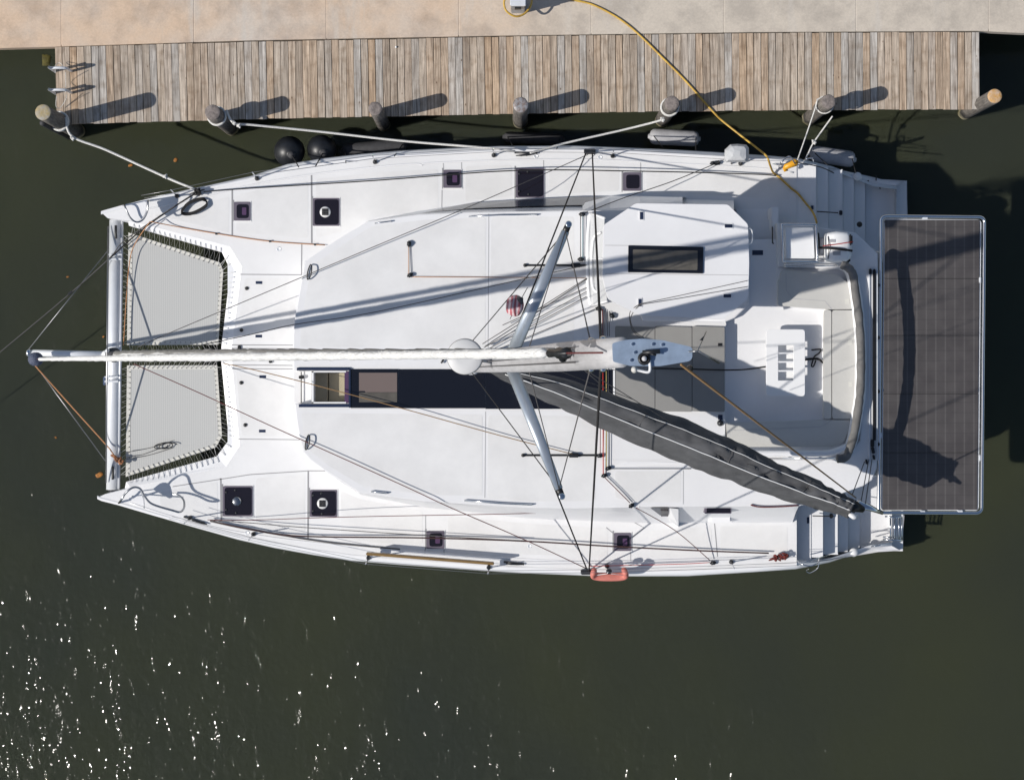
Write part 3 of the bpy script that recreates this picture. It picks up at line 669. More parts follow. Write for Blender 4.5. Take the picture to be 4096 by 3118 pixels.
hull('hull', S_OUT, S_STERN, 1); hull('hull', P_OUT, P_STERN, -1)
SI = [inset(p, .10 * lerp(.25, 1, min(1, (p[0] - 411) / 900)), 1, ZG) for p in S_OUT]; PI_ = [inset(p, .10 * lerp(.25, 1, min(1, max(0, (p[0] - 411)) / 900)), -1, ZG) for p in P_OUT]
# recessed edge round the trampolines: outer line on deck, inner line at the opening
T_OUT = [(430, 872), (520, 884), (560, 892), (917, 984), (969, 1069), (928, 1398), (928, 1440), (960, 1785), (905, 1868), (520, 1946), (503, 1955), (418, 1976)]
T_IN = [(434, 874), (514, 890), (516, 903), (888, 1009), (922, 1079), (886, 1385), (886, 1450), (916, 1759), (867, 1824), (505, 1926), (500, 1952), (420, 1974)]
TO = PP(T_OUT, ZD); TI = PP(T_IN, ZD - .10)
deck_pts = [Vector((p.x, p.y, ZD)) for p in SI] + [Vector((p.x, p.y, ZD)) for p in reversed(PI_)] + list(reversed(TO))
plate('deck', deck_pts, ZD, ZD - .05, M['nonskid'], boat)
rowsT = [[(a.x, a.y, ZD + .002) for a in TO], [(lerp(a.x, b.x, .15), lerp(a.y, b.y, .15), ZD - .012) for a, b in zip(TO, TI)], [(b.x, b.y, ZD - .09) for b in TI], [(b.x + .01, b.y, ZD - .5) for b in TI]]
MB().grid(rowsT).build('trampoline_coaming', M['gel'], boat)
# raised toe strip along the deck edge
for line, sgn in ((SI, -1), (PI_, 1)):
    rows = [[Vector((p.x, p.y + sgn * d, ZD + h)) for p in line] for d, h in ((-.02 * 1, .0), (0, .012), (.03, .014), (.045, .003))]
    MB().grid(rows).build('toe_rail', M['gel'], boat, True)
# moulded lip between toe deck and working deck
lipS = [(520, 850), (600, 833), (760, 800), (1000, 741), (1250, 697), (1500, 668), (1660, 655), (1690, 660), (1720, 652), (2000, 641), (2250, 637), (2420, 640), (2560, 647), (2847, 661), (3060, 674), (3175, 690)]
lipP = [(520, 2010), (690, 2065), (880, 2112), (1100, 2150), (1350, 2178), (1500, 2190), (1800, 2215), (2100, 2235), (2400, 2247), (2700, 2249), (2950, 2240), (3160, 2222)]
for l in (lipS, lipP): MB().tube(smoothpath([P(x, y, ZD + .002) for x, y in l], 4), .016, 6, flat=(1, .5)).build('deck_moulding', M['gel'], boat, True)
bd = [P(930, 1000, 1), P(3480, 1000, 1), P(3480, 1900, 1), P(930, 1900, 1)]
plate('bridge_deck', bd, ZD - .06, .75, M['hullside'], boat)

def seam(pts, z, w=3.6, m_='seam', name='deck_seam'):
    ps = [P(x, y, z) for x, y in pts]; hw = w * (H - z) / F / 2; mb = MB(); rows = []
    for i, p in enumerate(ps):
        t = (ps[min(i + 1, len(ps) - 1)] - ps[max(i - 1, 0)]).normalized(); nrm = Vector((-t.y, t.x, 0))
        rows.append([p + nrm * hw - Vector((0, 0, .01)), p + nrm * hw + Vector((0, 0, .003)), p - nrm * hw + Vector((0, 0, .003)), p - nrm * hw - Vector((0, 0, .01))])
    mb.grid(rows); return mb.build(name, M[m_], boat)
for s_, w in (([(929, 757), (929, 940)], 6), ([(1246, 700), (1247, 972)], 6), ([(961, 1097), (1206, 1099)], 3.5), ([(1207, 977), (1206, 1099)], 4), ([(927, 1379), (1171, 1380)], 3.5), ([(927, 1393), (1171, 1394)], 3.5), ([(927, 1459), (1170, 1461)], 3.5), ([(927, 1474), (1170, 1475)], 3.5),
              ([(952, 1755), (1150, 1757), (1198, 1758)], 3), ([(690, 1945), (905, 1912), (1000, 1897), (1235, 1882), (1300, 1882)], 3.5), ([(883, 1912), (885, 2080)], 6), ([(1233, 1884), (1232, 2155)], 6), ([(2858, 2092), (2870, 2225)], 3.5), ([(2451, 2130), (2425, 2108)], 3.5), ([(2526, 2150), (2577, 2110), (2530, 2084)], 3.5)):
    seam(s_, ZD, w)
for s_ in ([(1773, 650), (1774, 680)], [(1846, 648), (1846, 680)], [(2174, 641), (2174, 672)], [(2562, 650), (2562, 690)], [(1768, 760), (1766, 850)], [(1702, 2060), (1702, 2122)], [(1700, 2196), (1700, 2212)], [(1776, 2196), (1776, 2218)], [(2522, 2200), (2522, 2240)]): seam(s_, ZD, 4, 'seam_lt')

# ---- coachroof: sloping sides and the flat top, with the sunk lounge behind
RO = [(1172, 1403), (1173, 1340), (1180, 1273), (1200, 1150), (1219, 1044), (1300, 988), (1400, 926), (1474, 884), (1678, 857), (1887, 848), (2309, 842), (2935, 838), (2935, 962), (2998, 976), (2998, 1215), (2940, 1270), (2905, 1285), (2902, 1835), (3385, 1835), (3440, 1760), (3462, 1450), (3440, 1150), (3402, 1080), (3112, 1066), (3108, 892), (3266, 906), (3374, 923), (3422, 930), (3464, 969), (3511, 1014), (3516, 1450), (3508, 1870), (3489, 1917), (3455, 1941), (3330, 1985), (3195, 2023), (2598, 2026), (2300, 2032), (2100, 2030), (1698, 2004), (1439, 1971), (1299, 1881), (1240, 1838), (1214, 1808), (1199, 1754), (1186, 1680), (1179, 1614), (1246, 1613), (1246, 1483), (1174, 1482)]
hole = PP([(1254, 1489), (1380, 1489), (1380, 1607), (1254, 1607)], ZR)
plate('coachroof', PP(RO, ZR), ZR, ZR - .5, M['roof'], boat, bevel=.035, holes=[hole], seg=3)
# cabin sides flare from the roof edge to the deck
front = [(1172, 1403), (1180, 1273), (1219, 1044), (1474, 884), (1678, 857), (1887, 848), (2309, 842), (2935, 838)]
base_ = [(1188, 1403), (1194, 1280), (1226, 1060), (1470, 884), (1678, 843), (1887, 812), (2309, 790), (2935, 800)]
rows = [[P(x, y, ZR - .04) for x, y in front], [P(lerp(x, u, .5), lerp(y, v, .35), ZR - .55) for (x, y), (u, v) in zip(front, base_)], [P(u, v, ZD + .0) for u, v in base_]]
MB().grid(rows).build('cabin_side', M['gel'], boat)
MB().grid([[P(x, y, z) for x, y, z in ((1690, 852, 2.52), (1887, 833, 2.50), (2100, 825, 2.50), (2309, 820, 2.50), (2480, 819, 2.5))], [P(x, y, z) for x, y, z in ((1690, 845, 1.84), (1887, 811, 1.84), (2100, 797, 1.84), (2309, 787, 1.84), (2430, 787, 1.84))]]).build('side_shade_strip', M['glass_shade'], boat)  # dark strip standing in for the shade along the starboard cabin side
frontp = [(1179, 1614), (1199, 1754), (1214, 1808), (1299, 1881), (1439, 1971), (1698, 2004), (2100, 2030), (2598, 2026), (3195, 2023)]
basep = [(1196, 1614), (1212, 1752), (1226, 1806), (1302, 1882), (1437, 1978), (1698, 2028), (2100, 2072), (2598, 2092), (3170, 2088)]
rows = [[P(x, y, ZR - .04) for x, y in frontp], [P(lerp(x, u, .5), lerp(y, v, .4), ZR - .5) for (x, y), (u, v) in zip(frontp, basep)], [P(u, v, ZD) for u, v in basep]]
MB().grid(rows).build('cabin_side', M['gel'], boat)
MB().grid([[P(1188, 1403, ZD), P(1188, 1482, ZD)], [P(1173, 1403, ZR - .1), P(1174, 1482, ZR - .1)]]).build('cabin_front', M['gel'], boat)
MB().add([P(3195, 2023, ZR - .04), P(3184, 2052, 2.45), P(3170, 2088, ZD), P(3195, 2023, ZD)], [(0, 1, 2, 3)]).build('cabin_end', M['gel'], boat)
# lounge floor and roof soffit
plate('lounge_floor', PP([(2890, 960), (3120, 955), (3480, 1050), (3480, 1850), (2890, 1850)], ZF), ZF, ZF - .08, M['gel'], boat)
# raised aft bulwark faces under the roof edge
plate('aft_bulkhead', PP([(3130, 930), (3500, 1020), (3500, 1880), (3130, 1960)], 1.7), 2.44, .76, M['gel'], boat)

# forward companionway: open sliding hatch and long tinted skylight
fh = plate('companionway_sill', PP(rect(1176, 1484, 1245, 1611), 2.55), 2.55, 1.7, M['nonskid'], boat)
wire('hatch_slide', P(1205, 1486, 2.60), P(1205, 1610, 2.60), .010, M['black'], boat)
o = MB().box(P(1206, 1508, 2.6), (.10, .06, .05)).build('latch', M['black'], boat, bevel=.01)
well = [(1250, 1486), (1384, 1486), (1384, 1610), (1250, 1610)]
plate('companionway_floor', PP(well, 2.35), 2.35, 2.3, M['khaki'], boat)
for q, (a, b) in enumerate(((1254, 1311), (1314, 1380))):
    plate('locker_panel', PP(rect(a, 1490, b, 1606), 2.62), 2.62 - .05 * q, 2.36, M['khaki'], boat, bevel=.01)
for x0, y0, x1, y1 in ((1247, 1484, 1254, 1612), (1247, 1483, 1384, 1489), (1247, 1607, 1384, 1613)):
    plate('hatch_trim', PP(rect(x0, y0, x1, y1), ZR + .02), ZR + .02, ZR - .1, M['white'], boat)
for x0, y0, x1, y1 in ((1187, 1470, 1396, 1481), (1195, 1616, 1396, 1628), (1396, 1473, 1403, 1630)):
    plate('hatch_rail', PP(rect(x0, y0, x1, y1), ZR + .05), ZR + .05, ZR - .05, M['navy'], boat, bevel=.006)
plate('hatch_edge', PP(rect(1378, 1484, 1394, 1612), ZR + .015), ZR + .015, ZR - .06, M['purple'], boat)
sk = holder('skylight', boat)
for x0, x1 in ((1404, 1592), (1594, 1940), (1942, 2452)):
    o = plate('pane', PP(rect(x0, 1476 + (x0 - 1404) * .004, x1, 1630 + (x0 - 1404) * .009), ZR + .03), ZR + .03, ZR + .002, M['glass'], sk, bevel=.004)
plate('blind', PP([(1436, 1490), (1588, 1490), (1588, 1568), (1462, 1568), (1459, 1563), (1436, 1563)], ZR + .034), ZR + .0335, ZR + .031, M['taupe'], sk)
plate('blind_shade', PP(rect(1436, 1569, 1588, 1608), ZR + .034), ZR + .0335, ZR + .031, M['smoke'], sk)
plate('skylight_edge', PP(rect(1403, 1628, 2270, 1634), ZR + .012), ZR + .012, ZR, M['seam_lt'], sk)
for s_ in ([(1955, 855), (1952, 1395)], [(1942, 1645), (1939, 1990)], [(2733, 1880), (2733, 2015)]): seam(s_, ZR, 3, 'seam_lt', 'roof_seam')

# ---- non-skid panels with smooth borders
for z, l in ((ZR, [(1200, 1388), (1208, 1272), (1246, 1062), (1482, 907), (1690, 880), (1944, 870), (1942, 1388)]), (ZR, [(1964, 870), (2296, 866), (2296, 1040), (2296, 1388), (1960, 1388)]),
             (ZR, [(1262, 1652), (1930, 1658), (1928, 1982), (1700, 1978), (1452, 1944), (1312, 1860), (1232, 1795), (1216, 1740), (1205, 1650)]), (ZR, [(1952, 1660), (2380, 1664), (2380, 2002), (2110, 2004), (1950, 1990)]), (ZR, [(2460, 1884), (2724, 1884), (2724, 2008), (2560, 2008), (2460, 1990)]),
             (ZD, [(612, 862), (760, 826), (916, 786), (916, 932), (700, 878)]), (ZD, [(945, 782), (1080, 748), (1232, 724), (1232, 952), (945, 928)]), (ZD, [(1264, 716), (1500, 690), (1752, 676), (1752, 838), (1470, 872), (1380, 922), (1264, 952)]),
             (ZD, [(1862, 664), (2046, 660), (2046, 786), (1886, 800), (1862, 806)]), (ZD, [(2196, 658), (2476, 664), (2476, 764), (2196, 776)]), (ZD, [(2584, 668), (2840, 684), (3060, 706), (3160, 716), (3160, 800), (2900, 782), (2584, 770)]),
             (ZD, [(980, 1112), (1196, 1112), (1160, 1366), (945, 1366)]), (ZD, [(945, 1488), (1160, 1488), (1186, 1744), (968, 1744)]), (ZD, [(640, 1968), (870, 1926), (870, 2088), (760, 2060), (640, 2020)]),
             (ZD, [(1024, 1912), (1220, 1898), (1220, 2132), (1090, 2118), (1024, 2094)]), (ZD, [(1364, 1962), (1440, 1996), (1690, 2044), (1690, 2176), (1500, 2168), (1364, 2150)]), (ZD, [(1792, 2062), (2100, 2092), (2430, 2112), (2430, 2228), (2100, 2216), (1792, 2194)]), (ZD, [(2600, 2122), (2844, 2106), (2850, 2224), (2600, 2230)]), (ZD, [(2880, 2104), (3150, 2100), (3150, 2206), (2885, 2222)])):
    plate('nonskid_panel', rnd_poly(PP(l, z), .06), z + .0025, z - .003, M['grip'], boat)
# ---- deck hatches
def hatch(x0, y0, x1, y1, z=ZD, fan=0, blind=False, knobs=False):
    m_ = .0 if (x1 - x0) < 90 else 0
    w, h = x1 - x0, y1 - y0
    fr = plate('hatch', rnd_poly(PP(rect(x0, y0, x1, y1), z), .02), z + .022, z + .002, M['hatchframe'], boat, bevel=.006)
    k = .13 if w < 90 else .045
    pane = plate('pane', rnd_poly(PP(rect(x0 + w * k * 1.3, y0 + h * k, x1 - w * k * .9, y1 - h * k), z), .05), z + .034, z + .02, M['hatchglass'], fr, bevel=.005)
    plate('lip', PP(rect(x0 - 1, y1 - 1, x1 + 4, y1 + 3), z), z + .014, z + .001, M['white'], fr)
    plate('lip', PP(rect(x1, y0 - 3, x1 + 3, y1), z), z + .012, z + .001, M['white'], fr)
    plate('hinge_gutter', PP(rect(x0 - 6, y0 - 8, x0 - .5, y1 + 3), z), z + .006, z + .001, M['seam'], fr)
    if blind:
        plate('blind', rnd_poly(PP(rect(x0 + w * .5, y0 + h * .3, x0 + w * .76, y1 - h * .3), z), .02), z + .0365, z + .0335, M['purple'], fr)
    if knobs:
        for u, v in ((.12, .2), (.12, .78), (.42, .13), (.45, .88)):
            c = P(x0 + w * u, y0 + h * v, z); MB().lathe((c.x, c.y, z + .03), [(.022, 0), (.022, .012), (.012, .018)], 10).build('knob', M['rubber'], fr, True)
    if fan:
        c = P(x0 + w * .47, y0 + h * .5, z)
        MB().lathe((c.x, c.y, z + .034), [(.106, 0), (.104, .012), (.09, .022), (.02, .026)] if fan == 1 else [(.088, 0), (.085, .02), (.06, .03), (.01, .034)], 24).build('ventilator', M['dome'] if fan == 1 else M['steel'], fr, True)
        if fan == 1:
            for i in range(4):
                for j in range(4):
                    MB().box((c.x + (i - 1.5) * .031, c.y + (j - 1.5) * .032, z + .062), (.0285, .0295, .006)).build('solar_cell', M['black'], fr)
        else:
            for i in range(8):
                w_ = i * math.pi / 4; MB().box((c.x + math.cos(w_) * .07, c.y + math.sin(w_) * .07, z + .062), (.018, .01, .006), w_).build('vent_slot', M['black'], fr)
hatch(936, 808, 1002, 883, blind=True); hatch(1252, 793, 1358, 904, fan=1); hatch(1774, 680, 1846, 752, blind=True)
hatch(2064, 672, 2176, 792, knobs=True); hatch(2492, 690, 2565, 764)
hatch(892, 1943, 1011, 2064, fan=2, knobs=True); hatch(1240, 1958, 1348, 2066, fan=1, knobs=True); hatch(1706, 2122, 1777, 2193, blind=True); hatch(2456, 2130, 2525, 2202, blind=True)
# filler caps and flush vents
def cap(x, y, r, z, m_='alu'): MB().lathe(P(x, y, z), [(r, 0), (r, .006), (r * .8, .009), (r * .75, .006), (.001, .007)], 16).build('deck_filler', M[m_], boat, True)
for x, y, r in ((1115, 996, .045), (2144, 625, .042), (2400, 629, .042), (988, 2130, .045), (2118, 2183, .04)): cap(x, y, r, ZD)
for x, y in ((987, 1153), (966, 1320), (965, 1530), (981, 1699)):
    MB().lathe(P(x, y, ZD), [(.038, 0), (.034, .02), (.02, .035), (.001, .037)], 14).build('deck_eye', M['black'], boat, True)
for x, y in ((1036, 1130), (1035, 1344), (1051, 1506), (1049, 1723)):
    plate('vent_slot', rnd_poly(PP(rect(x - 13, y - 5.5, x + 13, y + 5.5), ZD), .005), ZD + .008, ZD, M['navy'], boat)
MB().box(P(957, 1390, ZD + .02), (.06, .09, .04)).build('padeye', M['rubber'], boat, bevel=.01)
MB().box(P(1082, 1444, ZD + .02), (.06, .07, .05)).build('padeye', M['rubber'], boat, bevel=.01)

# ---- helm hardtop
hx = [(2414, 900), (2543, 813), (2912, 818), (2992, 897), (2997, 1050), (2993, 1193), (2895, 1276), (2560, 1262), (2432, 1195), (2410, 1110)]
ht = plate('hardtop', rnd_poly(PP(hx, ZH), .05), ZH, ZH - .12, M['roof'], boat, bevel=.05, seg=3)
plate('hardtop_skirt', PP([(2560, 1250), (2570, 1282), (2898, 1288), (2902, 1300), (2895, 1268)], ZH - .25), ZH - .13, ZH - .32, M['gel'], boat)
# front bevel of the hardtop
for (a, b) in (((2540, 982), (2420, 981)), ((2992, 1100), (2420, 1094))): seam([a, b], ZH + .001, 2.2, 'seam_lt', 'hardtop_seam')
wf = plate('hardtop_window', rnd_poly(PP([(2513, 982), (2813, 988), (2811, 1094), (2512, 1089)], ZH), .01), ZH + .03, ZH + .002, M['glass'], boat, bevel=.005)
plate('pane', rnd_poly(PP([(2531, 998), (2790, 1003), (2789, 1081), (2531, 1077)], ZH), .02), ZH + .033, ZH + .0305, M['smoke'], wf)
for x, y, w, h in ((2566, 863, 13, 30), (2914, 904, 30, 14), (2909, 1183, 30, 13), (2560, 1210, 13, 30)):
    o = plate('line_slot', rnd_poly(PP(rect(x - w / 2 - 5, y - h / 2 - 4, x + w / 2 + 3, y + h / 2 + 4), ZH), .02), ZH + .012, ZH + .001, M['gel'], boat, bevel=.004)
    plate('insert', PP(rect(x - w / 2, y - h / 2, x + w / 2, y + h / 2), ZH), ZH + .018, ZH + .012, M['navy'], o)
for x, y in ((2450, 905), (2960, 900), (2450, 1170), (2960, 1180)): MB().tube([P(x, y, 2.6), P(x, y, ZH - .1)], .03, 8).build('hardtop_post', M['gel'], boat, True)
MB().tube(smoothpath([P(2996, 914, ZH - .03), P(3006, 918, ZH - .05), P(3010, 940, ZH - .06), P(3008, 968, ZH - .05), P(2998, 976, ZH - .03)], 5), .011, 8).build('grab_handle', M['white'], boat, True)
# helm windscreen in front of the hardtop
ws = holder('windscreen', boat)
bars = [[(2362, 852, 3.0), (2418, 872, 4.05)], [(2362, 1224, 3.0), (2428, 1205, 4.05)], [(2356, 1035, 3.0), (2412, 1035, 4.05)]]
for b in bars: MB().tube([P(*b[0]), P(*b[1])], .032, 8, flat=(1, .6)).build('frame_bar', M['gel'], ws, True)
MB().tube(smoothpath([P(2362, 852, 3.0), P(2352, 940, 3.02), P(2351, 1130, 3.02), P(2364, 1224, 3.0)], 5), .034, 8).build('frame_bar', M['gel'], ws, True)
MB().grid([[P(2362, 855, 3.02), P(2352, 1035, 3.02), P(2364, 1220, 3.02)], [P(2418, 876, 4.04), P(2412, 1035, 4.04), P(2428, 1200, 4.04)]]).build('pane', M['screen'], ws)
MB().tube(smoothpath([P(2402, 930, 3.9), P(2372, 960, 3.45), P(2366, 1080, 3.35), P(2372, 1150, 3.35), P(2395, 1172, 3.45), P(2410, 1172, 3.6)], 6), .022, 8).build('grab_rail', M['white'], ws, True)
plate('helm_console', PP([(2390, 880), (2470, 880), (2470, 1190), (2390, 1190)], 3.2), 3.3, 2.9, M['gel'], boat, bevel=.04)
# cabin shoulder under the hardtop corner (sloping starboard coaming with window)
MB().grid([[P(2330, 842, ZR), P(2440, 852, ZR), P(2560, 838, ZR), P(2730, 838, ZR)], [P(2330, 812, 2.3), P(2440, 790, 2.3), P(2560, 787, 2.3), P(2730, 788, 2.3)], [P(2330, 790, ZD), P(2440, 783, ZD), P(2560, 782, ZD), P(2745, 790, ZD)]]).build('cabin_shoulder', M['gel'], boat)
plate('side_light', PP(rect(2488, 797, 2566, 806), 2.3), 2.36, 2.2, M['smoke'], boat)
# starboard steps from the side deck up to the lounge
for i, (y0, y1) in enumerate(((835, 882), (882, 928), (928, 978))):
    plate('side_step', PP(rect(2944 + i * 4, y0, 3078 + i * 4, y1), 2.0), ZD + .26 * (i + 1), ZD - .02, M['gel'], boat, bevel=.015)
plate('step_flank', PP(rect(3084, 830, 3112, 980), 2.5), 2.6, ZD, M['gel'], boat, bevel=.02)
MB().tube([P(3089, 832, 2.0), P(3090, 972, 3.05), P(3096, 974, 3.05)], .012, 6).build('stair_rail', M['black'], boat, True)
plate('step_light', PP(rect(3009, 1001, 3052, 1020), ZF), ZF + .006, ZF, M['navy'], boat)
# port side deck step, windows in the port cabin side
plate('side_locker', PP([(2560, 2032), (2670, 2034), (2678, 2060), (2672, 2070), (2500, 2070), (2488, 2062)], 2.2), 2.05, ZD, M['gel'], boat, bevel=.02)
MB().grid([[P(2600, 2029, 2.93), P(2674, 2029, 2.93)], [P(2640, 2060, 2.44), P(2674, 2060, 2.44)]]).build('port_window', M['glass_shade'], boat)
MB().grid([[P(2642, 2030, 2.94), P(2673, 2030, 2.94)], [P(2644, 2064, 2.46), P(2673, 2064, 2.46)]]).build('port_pane', M['glass'], boat)
fv = [P(2678, 2030, 2.92), P(2716, 2034, 2.92), P(2716, 2106, 2.2), P(2678, 2084, 2.25), P(2678, 2030, 1.8), P(2716, 2034, 1.8), P(2716, 2106, 1.7), P(2678, 2084, 1.7)]
MB().add(fv, [(0, 1, 2, 3), (4, 5, 6, 7), (0, 1, 5, 4), (1, 2, 6, 5), (2, 3, 7, 6), (3, 0, 4, 7)]).build('side_fin', M['gel'], boat, bevel=.01)
pw = plate('port_light', rnd_poly(PP(rect(2818, 2027, 2926, 2053), 2.8), .02), 2.80, 2.5, M['hatchframe'], boat, bevel=.01)
plate('pane', rnd_poly(PP(rect(2826, 2031, 2920, 2050), 2.8), .02), 2.812, 2.79, M['hatchglass'], pw)
plate('side_box', PP(rect(2838, 2056, 2926, 2090), 2.1), 2.12, ZD, M['gel'], boat, bevel=.03)

# ---- lounge: seat bases (boat) and loose cushions (things), table, rolled canvas
SEATS = {
 'star': [(3111, 1222), (3326, 1237), (3418, 1236), (3412, 1180), (3396, 1132), (3346, 1098), (3146, 1078), (3124, 1086), (3122, 1110), (3114, 1120), (3112, 1180)],
 'aft1': [(3296, 1240), (3326, 1240), (3326, 1675), (3294, 1675)],
 'aft2': [(3329, 1240), (3420, 1240), (3432, 1330), (3436, 1450), (3430, 1580), (3413, 1675), (3329, 1675)],
 'port': [(2905, 1690), (3292, 1679), (3410, 1679), (3392, 1728), (3374, 1768), (3328, 1786), (2975, 1787), (2912, 1780)],
}
base = {'star': (1222, 1100), }
plate('seat_base', PP([(3106, 1224), (3296, 1240), (3294, 1677), (2905, 1692), (2905, 1835), (3385, 1834), (3440, 1760), (3460, 1450), (3440, 1150), (3402, 1081), (3110, 1067)], ZS - .1), ZS - .11, ZF - .02, M['gel'], boat, bevel=.02)
def cushion(key, label, m_='cushion', z=ZS, t=.10, r=.05, bev=.03):
    o = plate('seat_cushion', rnd_poly(PP(SEATS[key], z), r), z, z - t, M[m_], None, bevel=bev, seg=3)
    tag(o, label, 'cushion', 'lounge cushions'); return o
cushion('star', 'pale angular seat cushion on the dock side of the roof lounge')
cushion('aft1', 'narrow front strip cushion of the aft lounge bench')
cushion('aft2', 'wide pale cushion of the aft lounge bench by the canvas roll')
cushion('port', 'shaded seat cushion on the bench beside the boom')
seam([(3144, 1092), (3145, 1160), (3170, 1194), (3300, 1203), (3326, 1236)], ZS + .0005, 2.2, 'seam_lt', 'cushion_line')
seam([(2935, 1720), (3280, 1706), (3312, 1690), (3326, 1678)], ZS + .0005, 2.2, 'seam_lt', 'cushion_line')
for x, y in ((3388, 1205), (3400, 1368), (3402, 1536)):
    plate('cushion_patch', PP(rect(x - 8, y - 10, x + 8, y + 10), ZS), ZS + .004, ZS, M['nethem'], boat)  # small pale rectangles on the cushion tops
# backrest coaming inside the canvas roll
bk = [(3370, 1076), (3405, 1092), (3424, 1170), (3436, 1260), (3444, 1360), (3446, 1458), (3443, 1577), (3430, 1660), (3416, 1740), (3398, 1795), (3380, 1828)]
bq = smoothpath([Vector((x, y, 0)) for x, y in bk], 5)
MB().grid([[P(p.x - 26, p.y, ZS) for p in bq], [P(p.x - 8, p.y, 3.16) for p in bq], [P(p.x + 2, p.y, 3.19) for p in bq], [P(p.x + 12, p.y, 3.15) for p in bq], [P(p.x + 22, p.y, ZR - .02) for p in bq]]).build('backrest_coaming', M['gel'], boat, True)
MB().tube(smoothpath([P(x, y, 3.1) for x, y in [(2912, 1812), (3100, 1812), (3300, 1812), (3350, 1800), (3385, 1785)]], 4), .06, 8).build('backrest_coaming', M['gel'], boat, True)
roll = smoothpath([P(x, y, 3.85) for x, y in [(3364, 1058), (3384, 1066), (3402, 1080), (3414, 1106), (3422, 1170), (3434, 1255), (3442, 1357), (3444, 1458), (3441, 1560), (3432, 1640), (3416, 1735), (3398, 1795), (3382, 1828), (3345, 1834)]], 8)
rr = [.075 + .014 * noise.noise(Vector((i * .31, 2, 0))) for i in range(len(roll))]; rr[0] = .04; rr[-1] = .03
for x, y in ((3372, 1062), (3372, 1832)): MB().tube([P(x - 40, y, ZR), P(x, y, 3.85)], .016, 7).build('bimini_leg', M['chrome'], boat, True)
o = MB().tube(roll, rr, 14).build('canvas_roll', M['canvas2'], None, True); tag(o, 'rolled grey canvas curving round the back of the lounge', 'canvas roll')
# table with a slatted slot
tb = holder('lounge_table', boat)
slot = PP(rect(3113, 1380, 3174, 1521), 3.12)
plate('tabletop', rnd_poly(PP(rect(3065, 1317, 3220, 1584), 3.12), .06), 3.12, 3.06, M['white'], tb, bevel=.015, holes=[slot], seg=3)
plate('slot_tray', PP(rect(3108, 1375, 3179, 1526), 2.96), 2.96, 2.93, M['white'], tb)
for y in (1412, 1447, 1483): plate('slat', PP(rect(3113, y - 3, 3174, y + 3), 3.11), 3.115, 3.065, M['white'], tb)
for y in (1355, 1546): MB().lathe(P(3143, y, ZF), [(.08, 0), (.035, .04), (.035, .26), (.09, .285)], 14).build('table_leg', M['alu'], tb, True)
plate('floor_tray', rnd_poly(PP([(3168, 1287), (3292, 1287), (3292, 1553), (3168, 1553)], ZF), .04), ZF + .004, ZF - .01, M['gel'], boat)
o = rope('black_strap', [P(3220, 1438, 2.80), P(3252, 1434, 2.81), P(3275, 1436, 2.83), P(3292, 1450, 2.90)], .02, M['rope_black']); tag(o, 'black strap lying tangled beside the lounge table', 'strap')
mb = MB().tube(smoothpath([P(3246, 1399, 2.81), P(3283, 1397, 2.81), P(3276, 1412, 2.81), P(3258, 1425, 2.82), P(3252, 1440, 2.84), P(3246, 1462, 2.82), P(3254, 1464, 2.82), P(3264, 1440, 2.84)], 5), .013, 6)
tag(mb.build('black_strap', M['rope_black'], None, True), 'loose kinked end of black strap on the lounge floor', 'strap')
rope('black_cable', [P(2560, 1473, ZR + .03), P(2700, 1474, ZR + .1), P(2890, 1479, ZR + .1), P(2980, 1477, 2.85), P(3066, 1466, 2.82)], .013, M['rope_black'], boat)
# lounge rail along the port edge
MB().tube([P(3130, 1832, 3.12), P(3270, 1832, 3.12), P(3345, 1832, 3.2)], .016, 7).build('lounge_rail', M['chrome'], boat, True)
for x in (3140, 3205, 3262): MB().tube([P(x, 1834, 2.96), P(x, 1832, 3.12)], .012, 6).build('rail_foot', M['black'], boat, True)
MB().lathe(P(2881, 1691, ZR), [(.06, 0), (.055, .03), (.03, .06), (.001, .065)], 16).build('winch_button', M['rubber'], boat, True)
plate('switch_plate', PP(rect(2872, 1658, 2890, 1678), ZR), ZR + .006, ZR, M['navy'], boat)

# ---- grey sunpads let into the roof beside the mast
for i, (x0, x1, lab) in enumerate(((2460, 2618, 'grey sunpad cushion nearest the mast foot on the coachroof'), (2620, 2766, 'middle grey sunpad cushion under the masthead on the coachroof'), (2768, 2897, 'aft grey sunpad cushion beside the lounge'))):
    o = plate('sunpad_cushion', rnd_poly(PP([(x0, 1304), (x1, 1308), (x1, 1646), (x0, 1644)], ZR), .03), ZR + .07, ZR + .003, M['greypad'], None, bevel=.012)
    tag(o, lab, 'cushion', 'grey sunpads on the coachroof')
plate('sunpad_coaming', PP(rect(2452, 1640, 2459, 1480), ZR), ZR + .08, ZR, M['white'], boat)
plate('pad_light', PP(rect(2872, 1372, 2888, 1384), ZR + .07), ZR + .08, ZR + .06, M['black'], boat)
plate('roof_step', rnd_poly(PP([(2462, 1862), (2760, 1852), (2765, 1850), (2600, 1845), (2505, 1845), (2470, 1860)], ZR), .02), ZR + .01, ZR, M['gel'], boat)

